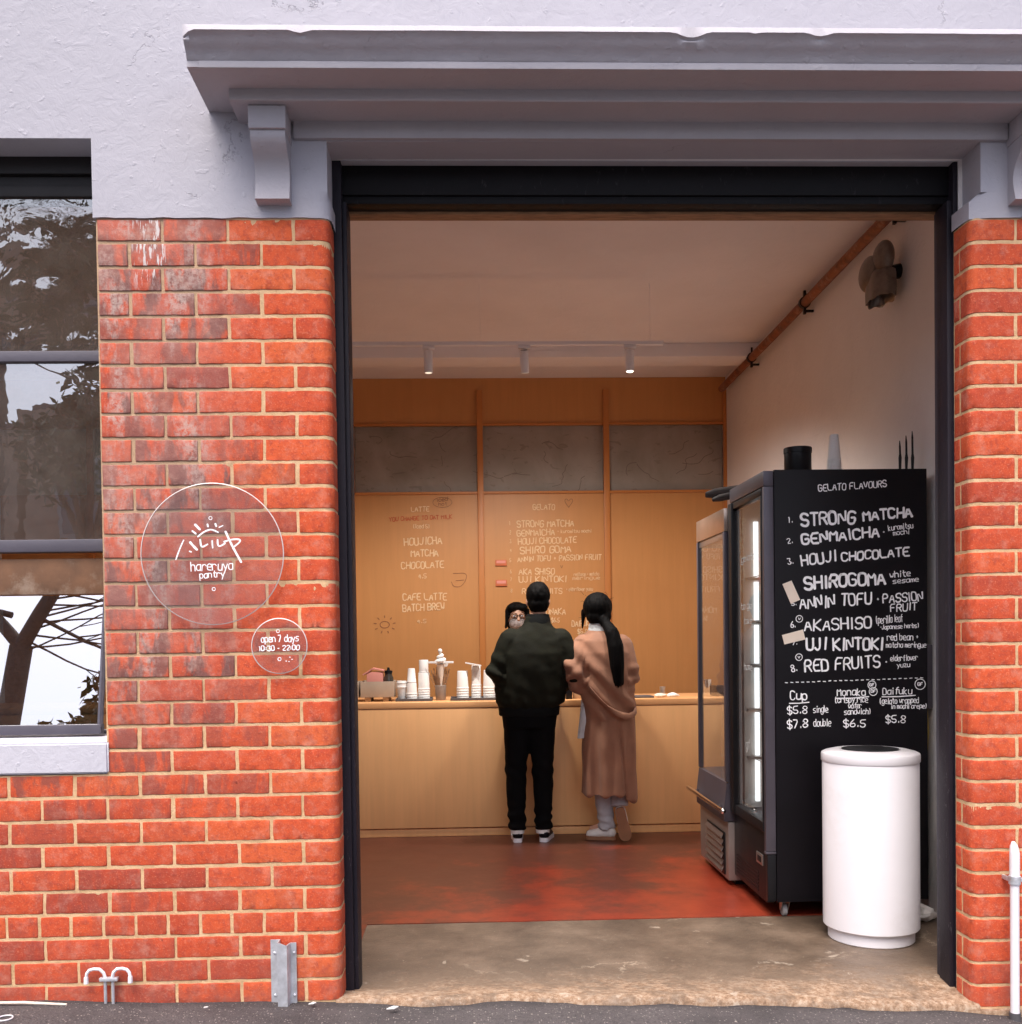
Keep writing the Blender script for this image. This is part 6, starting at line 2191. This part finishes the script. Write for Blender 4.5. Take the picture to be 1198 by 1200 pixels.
# ---------------------------------------------------------------- member of staff behind the counter
stf = empty("person", (0.40, 4.30, 0.0), "person in mask and glasses behind the counter, mostly hidden by the dark jacket", "person")
fs_ = Vector((0.05, -1, 0)).normalized()
Js = dict(head=(0.385, 4.30, 1.560), neck=(0.40, 4.32, 1.43), chest=(0.41, 4.33, 1.22), pelvis=(0.42, 4.34, 0.88),
          shl=(0.54, 4.33, 1.34), ell=(0.60, 4.30, 1.08), wrl=(0.52, 4.12, 1.00), shr=(0.28, 4.33, 1.34), elr=(0.24, 4.30, 1.10), wrr=(0.34, 4.12, 1.02),
          hdl=(-0.4, -0.9, -0.1), hdr=(0.4, -0.9, -0.1),
          hpl=(0.50, 4.34, 0.82), knl=(0.50, 4.34, 0.45), anl=(0.50, 4.34, 0.09), hpr=(0.34, 4.34, 0.82), knr=(0.34, 4.34, 0.45), anr=(0.34, 4.34, 0.09), ftl=(0, -1, -0.45), ftr=(0, -1, -0.45))
bs = human_body(stf, Js, 0.93, fs_, 'skin_dim')
eyes(stf, bs, Js['head'], fs_)
h = Vector(Js['head'])
b = B()
b.ell(h + Vector((-0.004, 0.028, 0.045)), (0.092, 0.088, 0.082), 24)
b.ell(h + Vector((0.0, 0.050, -0.03)), (0.088, 0.062, 0.10), 20)
b.ell(h + Vector((-0.035, -0.050, 0.082)), (0.050, 0.045, 0.030), 14)
b.ell(h + Vector((0.035, -0.050, 0.082)), (0.050, 0.045, 0.030), 14)
b.cap(h + Vector((-0.078, -0.030, 0.055)), h + Vector((-0.090, -0.005, -0.075)), 0.020, 0.012)
b.cap(h + Vector((0.078, -0.030, 0.055)), h + Vector((0.090, -0.005, -0.075)), 0.020, 0.012)
remesh(b, "hair", 'hair', stf, 0.007, 2, hairfn)
b = B()
rows = []
for zz, w, d in ((-0.012, 0.050, 0.100), (-0.032, 0.060, 0.112), (-0.060, 0.061, 0.108), (-0.090, 0.050, 0.090), (-0.102, 0.036, 0.070)):
    row = []
    for i in range(13):
        a = math.pi * (i / 12)
        row.append(h + Vector((-w * math.cos(a) * 1.08, -d * math.sin(a) ** 0.7 * 0.98 + 0.0, zz)))
    rows.append(row)
b.grid(rows)
fin(b, "mask", pm("mask_cloth", (0.24, 0.20, 0.19), 0.9, var=0.6, scale=60, bmp=0.2), stf, smooth=80)
b = B()
sd = fs_.cross(Vector((0, 0, 1))).normalized()
for k in (-1, 1):
    c = h + sd * 0.033 * k + fs_ * 0.104 + Vector((0, 0, 0.012))
    b.tube([c + sd * 0.026 * math.cos(2 * math.pi * i / 20) + Vector((0, 0, 0.021 * math.sin(2 * math.pi * i / 20))) for i in range(21)], 0.0028, 6)
    b.tube([c + sd * 0.026 * k, h + sd * 0.078 * k - fs_ * 0.0 + Vector((0, 0, 0.012))], 0.0022, 6)
b.tube([h - sd * 0.008 + fs_ * 0.105 + Vector((0, 0, 0.014)), h + sd * 0.008 + fs_ * 0.105 + Vector((0, 0, 0.014))], 0.0022, 6)
fin(b, "glasses", 'black_metal', stf, smooth=60)
b = B()
loft(b, [(0.42, 4.34, 0.80, 0.17, 0.12), (0.415, 4.335, 1.0, 0.175, 0.13), (0.41, 4.33, 1.2, 0.185, 0.13), (0.405, 4.33, 1.33, 0.17, 0.11), (0.40, 4.325, 1.39, 0.10, 0.085), (0.40, 4.32, 1.42, 0.07, 0.07)], 32)
b.cap((0.53, 4.33, 1.31), (0.595, 4.30, 1.09), 0.075, 0.058)
b.cap((0.29, 4.33, 1.31), (0.240, 4.30, 1.11), 0.075, 0.058)
remesh(b, "shirt", 'staffshirt', stf, 0.010, 3, lambda p, n: p + n * 0.006 * mnoise.noise(p * 12))
b = B()
for x in (0.34, 0.50):
    b.cap((x, 4.34, 0.82), (x, 4.34, 0.45), 0.10, 0.072)
    b.cap((x, 4.34, 0.45), (x, 4.34, 0.10), 0.072, 0.055)
remesh(b, "trousers", 'trousers', stf, 0.011, 3)
for x in (0.34, 0.50):
    foot(stf, (x, 4.40, 0.004), (x, 4.16, 0.004), 0.04, 'black', 'rubber', name="shoe")
